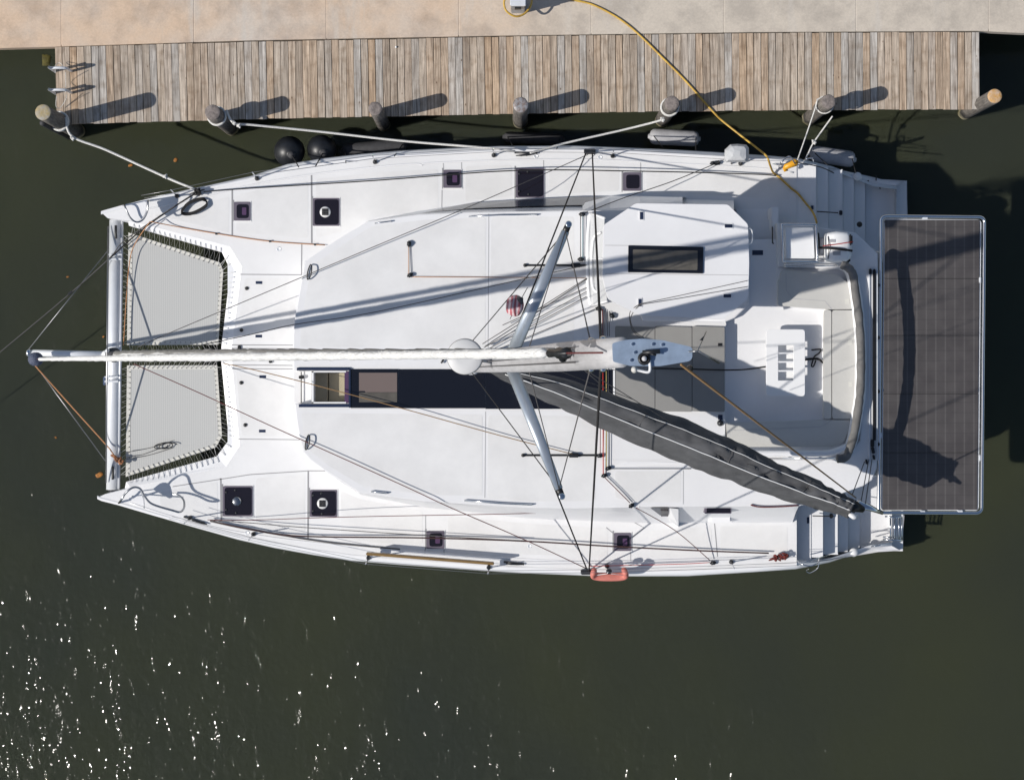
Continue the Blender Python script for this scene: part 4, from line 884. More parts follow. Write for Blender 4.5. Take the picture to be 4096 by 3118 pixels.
# ---- mainsheet traveller on the aft ledge
tr = holder('traveller', boat)
MB().box((P(3497, 1082, ZR + .02) + P(3497, 1760, ZR + .02)) / 2, (.05, (P(0, 1082, ZR) - P(0, 1760, ZR)).y, .04)).build('track', M['black'], tr)
for x in (3478, 3508): MB().box((P(x, 1082, ZR + .01) + P(x, 1840, ZR + .01)) / 2, (.02, (P(0, 1082, ZR) - P(0, 1840, ZR)).y, .03)).build('slide_rail', M['alu'], tr)
for x, y, s_ in ((3481, 1086, .07), (3497, 1086, .06), (3490, 1772, .09), (3492, 1800, .08), (3495, 1828, .06), (3466, 1846, .06)): MB().box(P(x, y, ZR + .05), (s_ * .6, s_ * 1.5, .09), .2 if y > 1790 else 0).build('block', M['black'], tr, bevel=.01)
for y in (1140, 1350, 1565, 1776): MB().lathe(P(3513, y, ZR - .01), [(.035, 0), (.03, .02), (.001, .022)], 12).build('deck_eye', M['rubber'], tr, True)

# ---- stern steps, platforms
def steps(side):
    if side > 0:
        xs = [3182, 3266, 3313, 3371, 3416, 3461, 3628]; yo = [640, 660, 668, 678, 690, 704, 724]; yi = 1010
    else:
        xs = [3166, 3246, 3294, 3353, 3393, 3440, 3612]; yo = [2256, 2238, 2228, 2217, 2207, 2199, 2204]; yi = 1900
    zs = [ZD - .02, 1.45, 1.20, .95, .72, .50]
    if side < 0: zs[0] = ZD - .26
    for i in range(6):
        x0, x1 = xs[i], xs[i + 1]
        pts = [(x0, yo[i + 1] if i else yo[0]), (x1, yo[i + 1]), (x1, yi), (x0, yi)]
        if i == 5:
            pts = [(x0, yo[5]), (x1 - 100, yo[6] - 2), (x1, 722 if side > 0 else 2203), (x1 + 2, 870 if side > 0 else 2060), (x1, 1090 if side > 0 else 1860), (x0, yi)]
        plate('stern_step' if i < 5 else 'swim_platform', PP(pts, zs[i]), zs[i], zs[i] - .34, M['gel'], boat, bevel=.012)
    # sloping bulwark outboard of the steps
    st = S_STERN if side > 0 else P_STERN
    rows = [[], [], []]
    for x, y in st:
        zg = lerp(ZG, .55, min(1, max(0, (x - 3182) / 330))); d = lerp(62, 2, max(0, (x - 3182) / 437)) * (1 if side > 0 else -.9)
        a = P(x, y, ZG); rows[0].append((a.x, a.y + (-.1 if side > 0 else .1) * lerp(1, .2, (x - 3182) / 440), zg + .13))
        b = P(x, y + d * .55, zg + .14); rows[1].append((b.x, b.y, zg + .15))
        c = P(x, y + d, zg); rows[2].append((c.x, c.y, max(.2, zg - .5)))
    MB().grid(rows).build('stern_bulwark', M['gel'], boat, True)
steps(1); steps(-1)
plate('transom_edge', PP([(3619, 722), (3626, 722), (3632, 870), (3626, 870)], .5), .49, .2, M['leather'], boat)
plate('transom_edge', PP([(3602, 2203), (3607, 2203), (3618, 2060), (3612, 2060)], .5), .49, .2, M['leather'], boat)
for x, y, z in ((3363, 851, 1.25), (3325, 2062, 1.25)): MB().box(P(x, y, z), (.06, .09, .05)).build('gate_latch', M['rubber'], boat, bevel=.01)
MB().tube([P(3268, 846, 1.6), P(3352, 851, 1.5)], .010, 6).build('gate_wire', M['rope_black'], boat); MB().tube([P(3250, 2062, 1.6), P(3338, 2064, 1.5)], .010, 6).build('gate_wire', M['rope_black'], boat)
MB().lathe(P(3437, 898, 1.5), [(.05, 0), (.055, .03), (.04, .07), (.001, .08)], 14).build('stern_light', M['black'], boat, True)
MB().tube([P(3504, 702, .9), P(3505, 728, .62)], .012, 6).tube([P(3504, 734, .62), P(3530, 736, .62)], .03, 8).tube([P(3517, 738, .62), P(3521, 756, .6)], .01, 6).build('stern_cleat', M['black'], boat, True)
for x, y in ((3463, 722), (3470, 724), (3443, 2194), (3454, 2192)): MB().lathe(P(x, y, .72), [(.03, 0), (.028, .012), (.001, .014)], 12).build('deck_filler', M['rubber'], boat, True)
MB().lathe(P(3414, 2208, .95), [(.085, 0), (.08, .02), (.001, .025)], 20).build('shower_lid', M['white'], boat, True)
MB().lathe(P(3430, 706, .95), [(.085, 0), (.08, .02), (.001, .025)], 20).build('shower_lid', M['white'], boat, True)
plate('step_light', PP(rect(3228, 2067, 3237, 2092), 1.47), 1.47, 1.45, M['navy'], boat); plate('step_light', PP(rect(3244, 822, 3254, 838), ZD), ZD + .004, ZD - .02, M['navy'], boat)
# swim ladder folded on the port platform
ld = holder('swim_ladder', boat)
for x in (3562, 3578, 3596, 3608): MB().tube([P(x, 2068, .95), P(x, 2160, .85)], .016, 7).build('ladder_bar', M['chrome'], ld, True)
for y, z in ((2068, .97), (2160, .87), (2150, .8)): MB().tube([P(3540 if y < 2100 else 3532, y - 4, z), P(3610, y, z)], .018, 7).build('ladder_rung', M['chrome'], ld, True)
MB().tube([P(3485, 2186, .8), P(3522, 2178, .85)], .018, 7).build('stern_handle', M['chrome'], boat, True)

# ---- solar array on its stern frame
sa = holder('solar_array', boat)
fr = [(3524, 864), (3938, 868), (3927, 2051), (3514, 2049)]
rp_ = rnd_poly(PP(fr, ZP + .03), .11, 5); MB().tube(rp_ + [rp_[0], rp_[1]], .032, 8, cap=False).build('frame_tube', M['chrome'], sa, True)
rp2 = rnd_poly(PP([(3538, 878), (3922, 882), (3912, 2038), (3527, 2036)], ZP - .02), .06, 4); MB().tube(rp2 + [rp2[0], rp2[1]], .022, 6, cap=False).build('panel_rail', M['alu'], sa, True)
ys = [880, 1114, 1341, 1574, 1809, 2038]
for a, b in zip(ys, ys[1:]):
    def xl(y): return lerp(3540, 3530, (y - 880) / 1158)
    def xr(y): return lerp(3918, 3908, (y - 880) / 1158)
    plate('solar_panel', PP([(xl(a), a + .5), (xr(a), a + .5), (xr(b), b - .5), (xl(b), b - .5)], ZP), ZP + .02, ZP - .015, M['solar'], sa, bevel=.004, seg=1)
for y in (1010, 1450, 1900): MB().tube([P(3440, y, 2.2), P(3530, y, ZP - .08), P(3900, y, ZP - .06)], .03, 7).build('davit_arm', M['alu'], sa, True)
for x, y in ((3700, 872), (3840, 2044), (3690, 2046), (3918, 1830), (3920, 1120), (3522, 1740)): MB().box(P(x, y, ZP + .02), (.10 if y < 880 or y > 2000 else .04, .05 if y < 880 or y > 2000 else .11, .07)).build('clamp', M['alu'], sa, bevel=.01)

# ---- crossbeam, bowsprit, trampolines
ZB = 1.50
cb = holder('crossbeam', boat)
MB().tube([P(464, 880, ZB), P(451, 1957, ZB)], .135, 20, flat=(.92, 1.0)).build('beam_tube', M['alu'], cb, True)
MB().tube([P(488, 882, ZB + .06), P(474, 1955, ZB + .06)], .03, 8, flat=(1, .8)).build('beam_track', M['alu'], cb, True)
for y0, y1, x in ((862, 882, 466), (1955, 1978, 450)): MB().tube([P(x, y0, ZB), P(x, y1, ZB)], .075, 12).build('beam_joint', M['rubber'], cb, True)
for x, y in ((463, 928), (451, 1890)): MB().tube(smoothpath([P(x, y - 26, ZB + .16), P(x, y, ZB + .18), P(x, y + 26, ZB + .16)], 4), .024, 8).build('beam_fairlead', M['black'], cb, True)
for x, y in ((461, 1036), (446, 1525)): MB().box(P(x, y, ZB + .17), (.26, .04, .03)).box(P(x, y - 18, ZB + .17), (.26, .03, .03)).build('bracket', M['alu'], cb, bevel=.005)
MB().box(P(418, 1523, ZB + .1), (.05, .16, .05)).build('anchor_bracket', M['chrome'], cb, bevel=.01)
# seagull striker and its stay above the beam
MB().tube([P(432, 905, ZB + .16), P(428, 1402, ZB + .75), P(424, 1930, ZB + .16)], .014, 6).build('striker_stay', M['wire'], cb, True)
MB().tube([P(440, 1402, ZB + .1), P(428, 1402, ZB + .75)], .035, 8).build('striker_post', M['alu'], cb, True)
bs = holder('bowsprit', boat)
MB().tube([P(112, 1411, 1.55), P(300, 1415, 1.53), P(445, 1418, 1.5)], .066, 16).build('sprit_tube', M['alu'], bs, True)
MB().tube([P(108, 1411, 1.55), P(124, 1411, 1.55)], .085, 12).build('sprit_cap', M['chrome'], bs, True)
MB().lathe(P(424, 1418, 1.54), [(.07, -.06), (.09, 0), (.07, .06), (.02, .08)], 14).build('sprit_collar', M['white'], bs, True)
for a, b in (((112, 1400, 1.6), (436, 996, 1.55)), ((116, 1424, 1.6), (424, 1846, 1.5))): wire('sprit_guy', P(*a), P(*b), .009, M['wire'], boat)
rope('sprit_line', [P(128, 1448, 1.75), P(300, 1640, 1.7), P(440, 1796, 1.72), P(455, 1830, 1.75)], .012, M['rope_orange'], boat, 3)
def zigzag(a, b, n):
    """lace between polylines a (net edge) and b (rail edge)"""
    def samp(l, t):
        d = [0]
        for p, q in zip(l, l[1:]): d.append(d[-1] + (q - p).length)
        s = t * d[-1]
        for i in range(len(l) - 1):
            if s <= d[i + 1] + 1e-9: return l[i].lerp(l[i + 1], (s - d[i]) / max(1e-9, d[i + 1] - d[i]))
        return l[-1]
    out = []
    for k in range(n):
        out.append(samp(a, k / n)); out.append(samp(b, (k + .5) / n))
    out.append(samp(a, 1)); return out
ZT = ZD - .14
NETS = [dict(net=[(514, 930), (880, 1050), (893, 1084), (873, 1378), (508, 1380)], up=([(524, 946), (872, 1062)], [(524, 893), (892, 996)]), cor=([(876, 1064), (882, 1088)], [(902, 1012), (936, 1062)]), rt=([(881, 1092), (864, 1370)], [(938, 1078), (902, 1384)]), lo=([(516, 1370), (866, 1368)], [(512, 1406), (880, 1404)]), lf=([(526, 944), (520, 1376)], [(494, 930), (490, 1386)])),
        dict(net=[(508, 1461), (869, 1460), (888, 1743), (864, 1788), (503, 1906)], up=([(514, 1472), (862, 1471)], [(512, 1440), (880, 1438)]), cor=([(876, 1742), (858, 1776)], [(932, 1770), (886, 1834)]), rt=([(858, 1468), (876, 1738)], [(900, 1460), (934, 1755)]), lo=([(512, 1890), (854, 1778)], [(514, 1950), (882, 1842)]), lf=([(520, 1466), (515, 1894)], [(489, 1464), (482, 1910)]))]
for d in NETS:
    tp = holder('trampoline', boat)
    pts = PP(d['net'], ZT); cen = sum(pts, Vector()) / len(pts)
    plate('net', pts, ZT, ZT - .008, M['net'], tp)
    inner = [cen + (p - cen) * .925 for p in pts]
    plate('hem', pts, ZT + .006, ZT + .0015, M['nethem'], tp, holes=[inner])
    for key, n in (('up', 18), ('cor', 2), ('rt', 15), ('lo', 17), ('lf', 20)):
        a, b = d[key]; A = PP(a, ZT + .014); B = PP(b, ZD - .03 if key not in ('lf', 'lo') or (key == 'lo' and b[0][1] > 1500) else ZT + .02)
        if key == 'lf': B = PP(b, ZB + .08)
        MB().tube(zigzag(A, B, n), .0058, 5).build('lacing', M['rope_white'], tp)
        for q in zigzag(A, B, n)[::2]: MB().lathe((q.x, q.y, ZT + .006), [(.011, 0), (.010, .006), (.001, .007)], 7).build('eyelet', M['black'], tp)
        if key in ('up', 'rt', 'cor') and b[0][1] < 1400 or key in ('rt', 'lo', 'cor') and b[0][1] > 1400:
            for q in zigzag(A, B, n)[1::2]: MB().lathe((q.x, q.y, q.z - .01), [(.014, 0), (.012, .014), (.001, .016)], 7).build('lace_button', M['alu'], tp)
MB().box((P(470, 1422, ZT - .1) + P(905, 1421, ZT - .1)) / 2, (2.1, .17, .14)).build('centre_beam', M['gel'], boat, bevel=.03)

# ---- pulpit seats and rails
def bar(name, pts, r=.015, m_='chrome', k=6): return MB().tube(smoothpath([P(*p) for p in pts], k), r, 8).build(name, M[m_], boat, True)
bar('pulpit', [(492, 822, ZD), (497, 818, 2.15), (500, 826, 2.35), (520, 868, 2.35), (545, 888, 2.33), (572, 878, 2.33), (589, 845, 2.35), (592, 806, 2.35), (594, 803, 2.1), (598, 803, ZD)], .017, 'steel')
plate('pulpit_seat', rnd_poly(PP([(502, 824), (586, 804), (584, 850), (568, 876), (545, 884), (525, 870)], 2.2), .05), 2.2, 2.17, M['gel'], boat, bevel=.01)
bar('pulpit', [(474, 2010, ZD), (480, 2005, 2.3), (505, 1968, 2.4), (535, 1948, 2.42), (562, 1955, 2.42), (580, 1985, 2.4), (610, 2015, 2.38), (690, 2040, 2.35), (720, 2046, 2.3), (736, 2030, 2.1), (735, 2000, 1.95), (715, 1980, 1.85), (690, 1975, 1.8)], .02, 'steel')
bar('pulpit_brace', [(528, 1968, 1.75), (526, 1990, 2.3)], .01); bar('pulpit_brace', [(575, 1975, ZD), (577, 2030, 2.3)], .012)
plate('pulpit_seat', rnd_poly(PP([(500, 1985), (535, 1958), (562, 1962), (575, 2000), (575, 2025)], 2.15), .05), 2.15, 2.12, M['gel'], boat, bevel=.01)
# ---- stanchions and lifelines
ST = [[(590, 805), (708, 784), (1028, 714), (1500, 648), (1975, 621), (2451, 624), (2962, 654), (3190, 660)], [(700, 2052), (760, 2070), (1014, 2135), (1474, 2230), (1955, 2268), (2428, 2263), (2925, 2246), (3180, 2235)]]
for side, lst in zip((1, -1), ST):
    tops = []
    for i, (x, y) in enumerate(lst):
        a = P(x, y, ZD); b = Vector((a.x - .01, a.y + side * .06, ZD + .62)); tops.append((a, b))
        if 0 < i < len(lst) - 1:
            o = MB().tube([a, b], .0125, 7).build('stanchion', M['chrome'], boat, True)
            MB().lathe(a, [(.045, 0), (.042, .03), (.03, .05), (.02, .07)], 12).build('stanchion_base', M['rubber'], o, True)
    for h in (.60, .32):
        MB().tube([a.lerp(b, h / .62) for a, b in tops], .0045, 5).build('lifeline', M['wire'], boat, True)
# deck cleats
def cleat(x, y, rz, z=ZD, L=.30, m_='chrome'):
    c = P(x, y, z); d = Vector((math.cos(rz), math.sin(rz), 0))
    o = MB().tube([c - d * L / 2 + Vector((0, 0, .045)), c - d * L * .2 + Vector((0, 0, .06)), c + d * L * .2 + Vector((0, 0, .06)), c + d * L / 2 + Vector((0, 0, .045))], [.009, .016, .016, .009], 8).tube([c - d * .05, c - d * .05 + Vector((0, 0, .06))], .016, 8).tube([c + d * .05, c + d * .05 + Vector((0, 0, .06))], .016, 8)
    return o.build('cleat', M[m_], boat, True)
cleat(790, 768, .3, m_='rubber'); cleat(2095, 622, .05, m_='rubber'); cleat(800, 2088, -.25, m_='rubber'); cleat(2055, 2254, -.05, m_='rubber'); cleat(3120, 660, -.1)
# genoa tracks / bowchocks
for pts in ([(2058, 610), (2150, 612)], [(735, 2065), (820, 2092)], [(2015, 2246), (2096, 2255)]): MB().tube([P(x, y, ZD + .03) for x, y in pts], .02, 6).build('chock', M['rubber'], boat, True)

# ---- mast, spreaders, masthead
MYB = .115
def mp(z, dx=0.0, dy=0.0): return Vector((-.70 + .084 * (z - 3.5) + dx, MYB + .0016 * z + dy, z))
ms = holder('mast', boat)
MB().tube([mp(z) for z in (ZR - .05, 6, 10, 14, 18, 21, 22.95)], [.165, .165, .165, .165, .16, .145, .13], 22, flat=(.60, 1.0)).build('mast_tube', M['mast'], ms, True)
for dy, dx in ((-.075, -.12), (.075, -.12), (0, -.168), (.097, .02), (-.097, .02)): MB().tube([mp(ZR + .3, dx, dy), mp(15, dx, dy), mp(20.5, dx * .95, dy * .97)], .007, 5).build('mast_track', M['rope_grey'], ms)
MB().lathe(mp(ZR), [(.21, 0), (.21, .03), (.19, .06), (.18, .14)], 22).build('mast_collar', M['gel'], ms, True)
ZSP = 11.2; tipS, tipP = P(2262, 925, ZSP + .2), P(2236, 1955, ZSP + .2)
for tip, s_ in ((tipS, 1), (tipP, -1)):
    root = mp(ZSP - .1, .05, s_ * .08); d = tip - root
    MB().tube([root, root + d * .5, tip], [.092, .083, .058], 14, flat=(1.0, .42)).build('spreader', M['spr'], ms, True)
    e = d.normalized(); MB().tube([tip - e * .05, tip + e * .11], [.05, .045], 10, flat=(1, .5)).build('spreader_end', M['black'], ms, True)
    MB().lathe(tip + e * .11, [(.045, -.015), (.05, 0), (.045, .02), (.02, .022)], 12).build('shackle', M['chrome'], ms, True)
ZM = 23.0
crane = [(2449, 1372), (2500, 1359), (2570, 1354), (2650, 1360), (2762, 1386), (2770, 1395), (2769, 1432), (2758, 1444), (2640, 1464), (2520, 1463), (2452, 1446)]
plate('masthead_plate', rnd_poly(PP(crane, ZM), .02), ZM, ZM - .03, M['crane'], ms, bevel=.006)
c = P(2576, 1434, ZM); MB().lathe(c, [(.052, 0), (.056, .02), (.05, .045), (.036, .05), (.032, .03), (.001, .028)], 20).build('masthead_light', M['black'], ms, True)
MB().lathe(c + Vector((0, 0, .03)), [(.024, 0), (.021, .04), (.001, .045)], 14).build('lamp_lens', M['leather'], ms, True)
for x, y in ((2530, 1376), (2612, 1376), (2525, 1440), (2650, 1378), (2540, 1409)): MB().lathe(P(x, y, ZM), [(.014, 0), (.013, .012), (.001, .014)], 8).build('bolt', M['chrome'], ms)
MB().tube(smoothpath([P(2598, 1440, ZM + .02), P(2600, 1478, ZM + .02), P(2590, 1488, ZM + .02), P(2560, 1482, ZM + .02), P(2545, 1478, ZM + .03)], 5), .012, 8).build('antenna_arm', M['white'], ms, True)
MB().lathe(P(2538, 1478, ZM), [(.02, -.03), (.03, 0), (.02, .04), (.001, .05)], 12).build('antenna_base', M['cushion'], ms, True)
MB().tube([P(2600, 1415, ZM + .05), P(2625, 1420, ZM + .06)], .008, 6).tube([P(2570, 1410, ZM + .03), P(2640, 1405, ZM + .05)], .02, 8).build('masthead_bracket', M['rubber'], ms, True)
MB().tube([P(2755, 1406, ZM), P(2795, 1404, ZM + .05)], .008, 6).tube([P(2795, 1404, ZM + .05), P(2876, 1452, ZM - .15)], .008, 6).tube([P(2790, 1404, ZM), P(2825, 1325, ZM - .3)], .004, 5).build('wind_vane', M['wire'], ms, True)
MB().add([P(2798, 1360, ZM - .1), P(2818, 1340, ZM - .1), P(2822, 1320, ZM - .1), P(2812, 1362, ZM - .1), P(2798, 1360, ZM - .12), P(2818, 1340, ZM - .12)], [(0, 1, 2, 3), (0, 4, 5, 1)]).build('vane_blade', M['rubber'], ms)
# radome on the front of the mast
rd = P(1860, 1426, 9.5)
MB().lathe(rd, [(.02, -.13), (.20, -.13), (.262, -.10), (.274, -.04), (.272, .03), (.266, .07), (.248, .086), (.12, .089), (.001, .09)], 40).build('radar_dome', M['dome'], ms, True)
MB().lathe(rd + Vector((0, 0, .03)), [(.270, 0), (.276, .005), (.270, .010)], 40).build('dome_seam', M['rope_grey'], ms, True)
MB().tube([rd + Vector((.1, 0, -.15)), mp(9.3)], .05, 8).build('radar_bracket', M['mast'], ms, True)
for z, dx in ((19.9, -.17),): MB().tube([mp(z, dx, -.03), mp(z + .15, dx, .05)], [.045, .02], 8).build('halyard_box', M['rubber'], ms, True)
for z, s_ in ((20.4, 1), (20.4, -1), (21.3, 1), (21.3, -1), (14.3, 1), (14.3, -1)): MB().lathe(mp(z, .05, s_ * .11), [(.03, -.04), (.04, 0), (.03, .05), (.01, .06)], 10, axis=(0, s_, .2)).build('tang', M['chrome'], ms, True)

# ---- standing rigging
for x, y, s_ in ((2346, 606, 1), (2350, 2282, -1)):
    wire('lower_shroud', P(x, y, ZD + .05), mp(10.6, .03, s_ * .1), .0145, M['rope_black'], boat, 6)
for x, y, s_ in ((2369, 608, 1), (2356, 2284, -1)):
    wire('cap_shroud', P(x, y, ZD + .05), mp(21.3, .03, s_ * .12), .0135, M['rope_black'], boat, 6)
    MB().box(P(x - 10, y - s_ * 2, ZD + .04), (.22, .10, .08)).build('chainplate', M['rubber'], boat, bevel=.015)
for tip, s_ in ((tipS, 1), (tipP, -1)):
    wire('diamond_wire', tip, mp(20.4, .05, s_ * .11), .0075, M['rope_grey'], boat); wire('diamond_wire', tip, mp(14.3, .0, s_ * .11), .0075, M['rope_grey'], boat)
    wire('diamond_wire', tip, P(1856, 1425 - s_ * 22, 3.4), .009, M['rope_black'], boat)
# ---- boom with sail bag
bo = holder('boom', boat)
MB().tube([P(1990, 1478, 4.5), P(2700, 1752, 4.5), P(3424, 2030, 4.5)], .125, 14, flat=(.8, 1)).build('boom_tube', M['canvas'], bo, True)
U = [(2000, 1463), (2250, 1508), (2498, 1594), (2748, 1684), (2925, 1757), (3100, 1844), (3275, 1924), (3370, 1972), (3425, 2000)]
L = [(1950, 1488), (2195, 1612), (2399, 1709), (2680, 1832), (2850, 1903), (3033, 1965), (3190, 2012), (3320, 2048), (3394, 2070)]
rows = []; ridge1 = []; ridge2 = []; NS = 120
def pl_at(l, t):
    f = t * (len(l) - 1); i = min(int(f), len(l) - 2); return lerp(l[i][0], l[i + 1][0], f - i), lerp(l[i][1], l[i + 1][1], f - i)
for k in range(NS + 1):
    t = k / NS; u = pl_at(U, t); l_ = pl_at(L, t); zt = lerp(5.25, 4.95, t) - (.18 if k == NS else 0); zb = lerp(4.45, 4.5, t)
    row = []
    prof = [(0.06, zb - .08), (.0, zb + .12), (.02, zb + .35), (.10, lerp(zb, zt, .8)), (.22, zt), (.34, zt + .01), (.47, zt - .01), (.58, zt), (.70, lerp(zb, zt, .78)), (.84, lerp(zb, zt, .5)), (.96, lerp(zb, zt, .25)), (1.0, zb + .05), (.9, zb - .06)]
    for j, (f, z) in enumerate(prof):
        p = P(lerp(u[0], l_[0], f), lerp(u[1], l_[1], f), z)
        wv = .10 * noise.noise(Vector((t * 11 + j * .45, j * .6, 1.7))) + .085 * noise.noise(Vector((t * 30 - j * 1.5, j * .7, 4.2))) + .03 * math.sin(t * 95 - j * 1.7) * (.5 + noise.noise(Vector((t * 9, j * .4, 8))))
        if j in (4, 7): wv *= .3
        p.z += wv; p.y += wv * .35
        row.append(p)
    rows.append(row); ridge1.append(row[4] + Vector((0, 0, .012))); ridge2.append(row[7] + Vector((0, 0, .012)))
mb = MB().grid(rows); mb.f.append(tuple(range(13))); mb.f.append(tuple(NS * 13 + k for k in range(13)))
mb.build('sail_bag', M['canvas'], bo, True)
MB().tube(ridge1[4:], .006, 6).build('bag_piping', M['piping'], bo, True); MB().tube(ridge2[3:-2], .0095, 6).build('bag_piping', M['piping'], bo, True)
for t, sgn in ((.30, 1), (.52, 1), (.74, 1), (.88, 1)):
    i = int(t * NS); MB().tube([rows[i][j] + Vector((.004 * j, 0, .012)) for j in range(3, 11)], .005, 5).build('bag_tie', M['rope_grey'] if t != .88 else M['rope_black'], bo, True)
MB().tube([P(3392, 2012, 4.75), P(3420, 2025, 4.72), P(3450, 2036, 4.6)], [.08, .10, .06], 12).build('bag_end', M['black'], bo, True)
MB().tube([P(3430, 2015, 4.6), P(3480, 2030, 4.5), P(3532, 2052, 4.45)], [.10, .07, .035], 10, flat=(.8, .6)).build('boom_end', M['chrome'], bo, True)
MB().tube([P(3398, 2058, 4.9), P(3415, 2064, 4.85), P(3428, 2068, 4.75)], [.03, .055, .03], 10).build('sail_clew', M['white'], bo, True)
MB().tube([P(1950, 1470, 4.5), P(2010, 1486, 4.5)], .08, 10).build('gooseneck', M['rubber'], bo, True)
wire('topping_lift', P(2725, 1458, ZM - .05), P(3216, 1834, 9.0).lerp(P(3424, 1990, 4.8), .999), .012, M['rope_tan'], boat)
MB().lathe(P(2760, 1474, 21.9), [(.001, -.05), (.035, -.04), (.03, .02), (.01, .05)], 8).build('topping_block', M['rubber'], boat)
for a, b in (((3410, 1975, 4.6), (3458, 1846, 3.05)), ((3445, 2000, 4.6), (3475, 1838, 3.05)), ((3462, 2012, 4.6), (3488, 1836, 3.05))): wire('mainsheet', P(*a), P(*b), .009, M['rope_grey'], boat)
for a, b in (((2195, 1466, 15), (2535, 1598, 5.25)), ((2325, 1468, 18), (2475, 1600, 5.2)), ((2325, 1468, 18), (2700, 1700, 5.2))): wire('lazy_jack', P(*a), P(*b), .006, M['rope_grey'], boat)

# ---- furled headsails
def furl(name, a, b, r0, r1, m_, n=22, seg=260, uv=False, wob=.012, bulge=0):
    rows = []; d = (b - a); cols = []
    ax = d.normalized(); side = ax.cross(Vector((0, 0, 1))).normalized(); up = side.cross(ax)
    for k in range(seg + 1):
        t = k / seg; c = a + d * t; r = lerp(r0, r1, t) * (1 + bulge * math.sin(math.pi * min(1, t * 1.2)))
        if k == 0: r *= .6
        if k == seg: r *= .4
        row = []
        for q in range(n):
            w = 2 * math.pi * q / n; rr = r * (1 + wob / .1 * noise.noise(Vector((math.cos(w) * 1.3 + t * 18, math.sin(w) * 1.3, t * 40))) * .55 - .20 * ((w / (2 * math.pi) + t * 26 + 1.6 * noise.noise(Vector((t * 14, 5, 1)))) % 1.0))
            row.append(c + side * (math.cos(w) * rr) + up * (math.sin(w) * rr)); cols.append(max(0, min(1, (-math.cos(w + .5 * noise.noise(Vector((t * 25, 0, 3)))) - .1) * 6)))
        rows.append(row)
    mb = MB().grid(rows, close=True); mb.f.append(tuple(range(n))); mb.f.append(tuple(seg * n + q for q in range(n)))
    me = bpy.data.meshes.new(name); me.from_pydata(mb.v, [], mb.f)
    if uv:
        at = me.attributes.new('strip', 'FLOAT', 'POINT')
        for i, v in enumerate(cols): at.data[i].value = v
    return link(name, me, M[m_], None, True)
gA, gB = P(462, 1419, 2.15), mp(20.3, -.14, .02)
gen = thing('furled_headsail', 'thick furled white headsail with grey sun strip on the crossbeam furler', 'sail', gA - Vector((0, 0, .5)), 'furled headsails')
g = furl('sail_roll', gA.lerp(gB, .004), gA.lerp(gB, .984), .092, .056, 'sailuv', uv=True, bulge=.15); setpar(g, gen)
wire('forestay', gA.lerp(gB, -.03), gB, .009, M['wire'], gen)
ax = (gB - gA).normalized(); q0 = gA - ax * .12
MB().lathe(q0, [(.03, -.16), (.13, -.15), (.14, -.13), (.06, -.12), (.06, .0), (.14, .01), (.13, .03), (.04, .05)], 22, axis=ax).build('furler_drum', M['canvas'], gen, True)
MB().tube([q0 - ax * .1, q0 - ax * .02], .075, 14).build('furling_line', M['rope_bright'], gen, True)
MB().lathe(gA.lerp(gB, .992), [(.02, -.12), (.06, -.10), (.05, .0), (.06, .08), (.02, .1)], 12, axis=ax).build('swivel', M['rubber'], gen, True)
zA, zB = P(144, 1436, 1.98), mp(22.6, -.12, .0)
cz = thing('furled_light_sail', 'thin furled white sail set from the blue drum at the bowsprit tip', 'sail', zA - Vector((0, 0, .3)), 'furled headsails')
g = furl('sail_roll', zA.lerp(zB, .012), zA.lerp(zB, .952), .037, .056, 'sail', n=16, bulge=.35); setpar(g, cz)
wire('torque_rope', zA, zB, .009, M['rope_red'], cz)
ax = (zB - zA).normalized()
MB().lathe(zA, [(.03, -.12), (.13, -.11), (.13, -.09), (.09, -.08), (.09, .03), (.13, .04), (.13, .06), (.04, .09)], 20, axis=ax).build('furler_drum', M['rope_blue'], cz, True)
MB().tube([zA.lerp(zB, .955), zA.lerp(zB, .97)], [.04, .015], 10).build('swivel', M['rubber'], cz, True)

# ---- flag furled under the spreader
me = bpy.data.meshes.new('flag_cloth'); vs, fs, st = [], [], []
fc = P(2064, 1222, 9.2); n1, n2 = 26, 40
for i in range(n1 + 1):
    for j in range(n2 + 1):
        u, v = i / n1, j / n2; th = u * math.pi; w = v * 2 * math.pi
        f = 1 + .10 * math.sin(w * 7 + u * 3) + .22 * noise.noise(Vector((math.cos(w) * 1.5, math.sin(w) * 1.5, u * 3)))
        x, y = math.sin(th) * math.cos(w) * .135 * f, math.cos(th) * .165
        vs.append(fc + Vector((x - .05 * math.sin(th) * u, y, math.sin(th) * math.sin(w) * .11 * f))); st.append(1.0 if math.sin((x + .35 * y * y) * 2 * math.pi / .06) > -.1 else 0.0)
for i in range(n1):
    for j in range(n2):
        a = i * (n2 + 1) + j; fs.append((a, a + 1, a + n2 + 2, a + n2 + 1))
me.from_pydata(vs, [], fs); at = me.attributes.new('stripe', 'FLOAT', 'POINT')
for i, v in enumerate(st): at.data[i].value = v
fl = thing('striped_flag', 'bunched red and white striped flag hanging under the starboard spreader', 'flag', fc - Vector((0, 0, .3)))
setpar(link('cloth', me, M['flag'], None, True), fl)
MB().tube([fc + Vector((.02, .13, .06)), fc + Vector((.07, .09, .09)), fc + Vector((.09, .02, .08))], [.02, .05, .02], 10).build('canton', M['rope_grey'], fl, True)
wire('halyard', P(2110, 1150, 10.2), P(2040, 1275, 3.2), .006, M['rope_black'], fl)

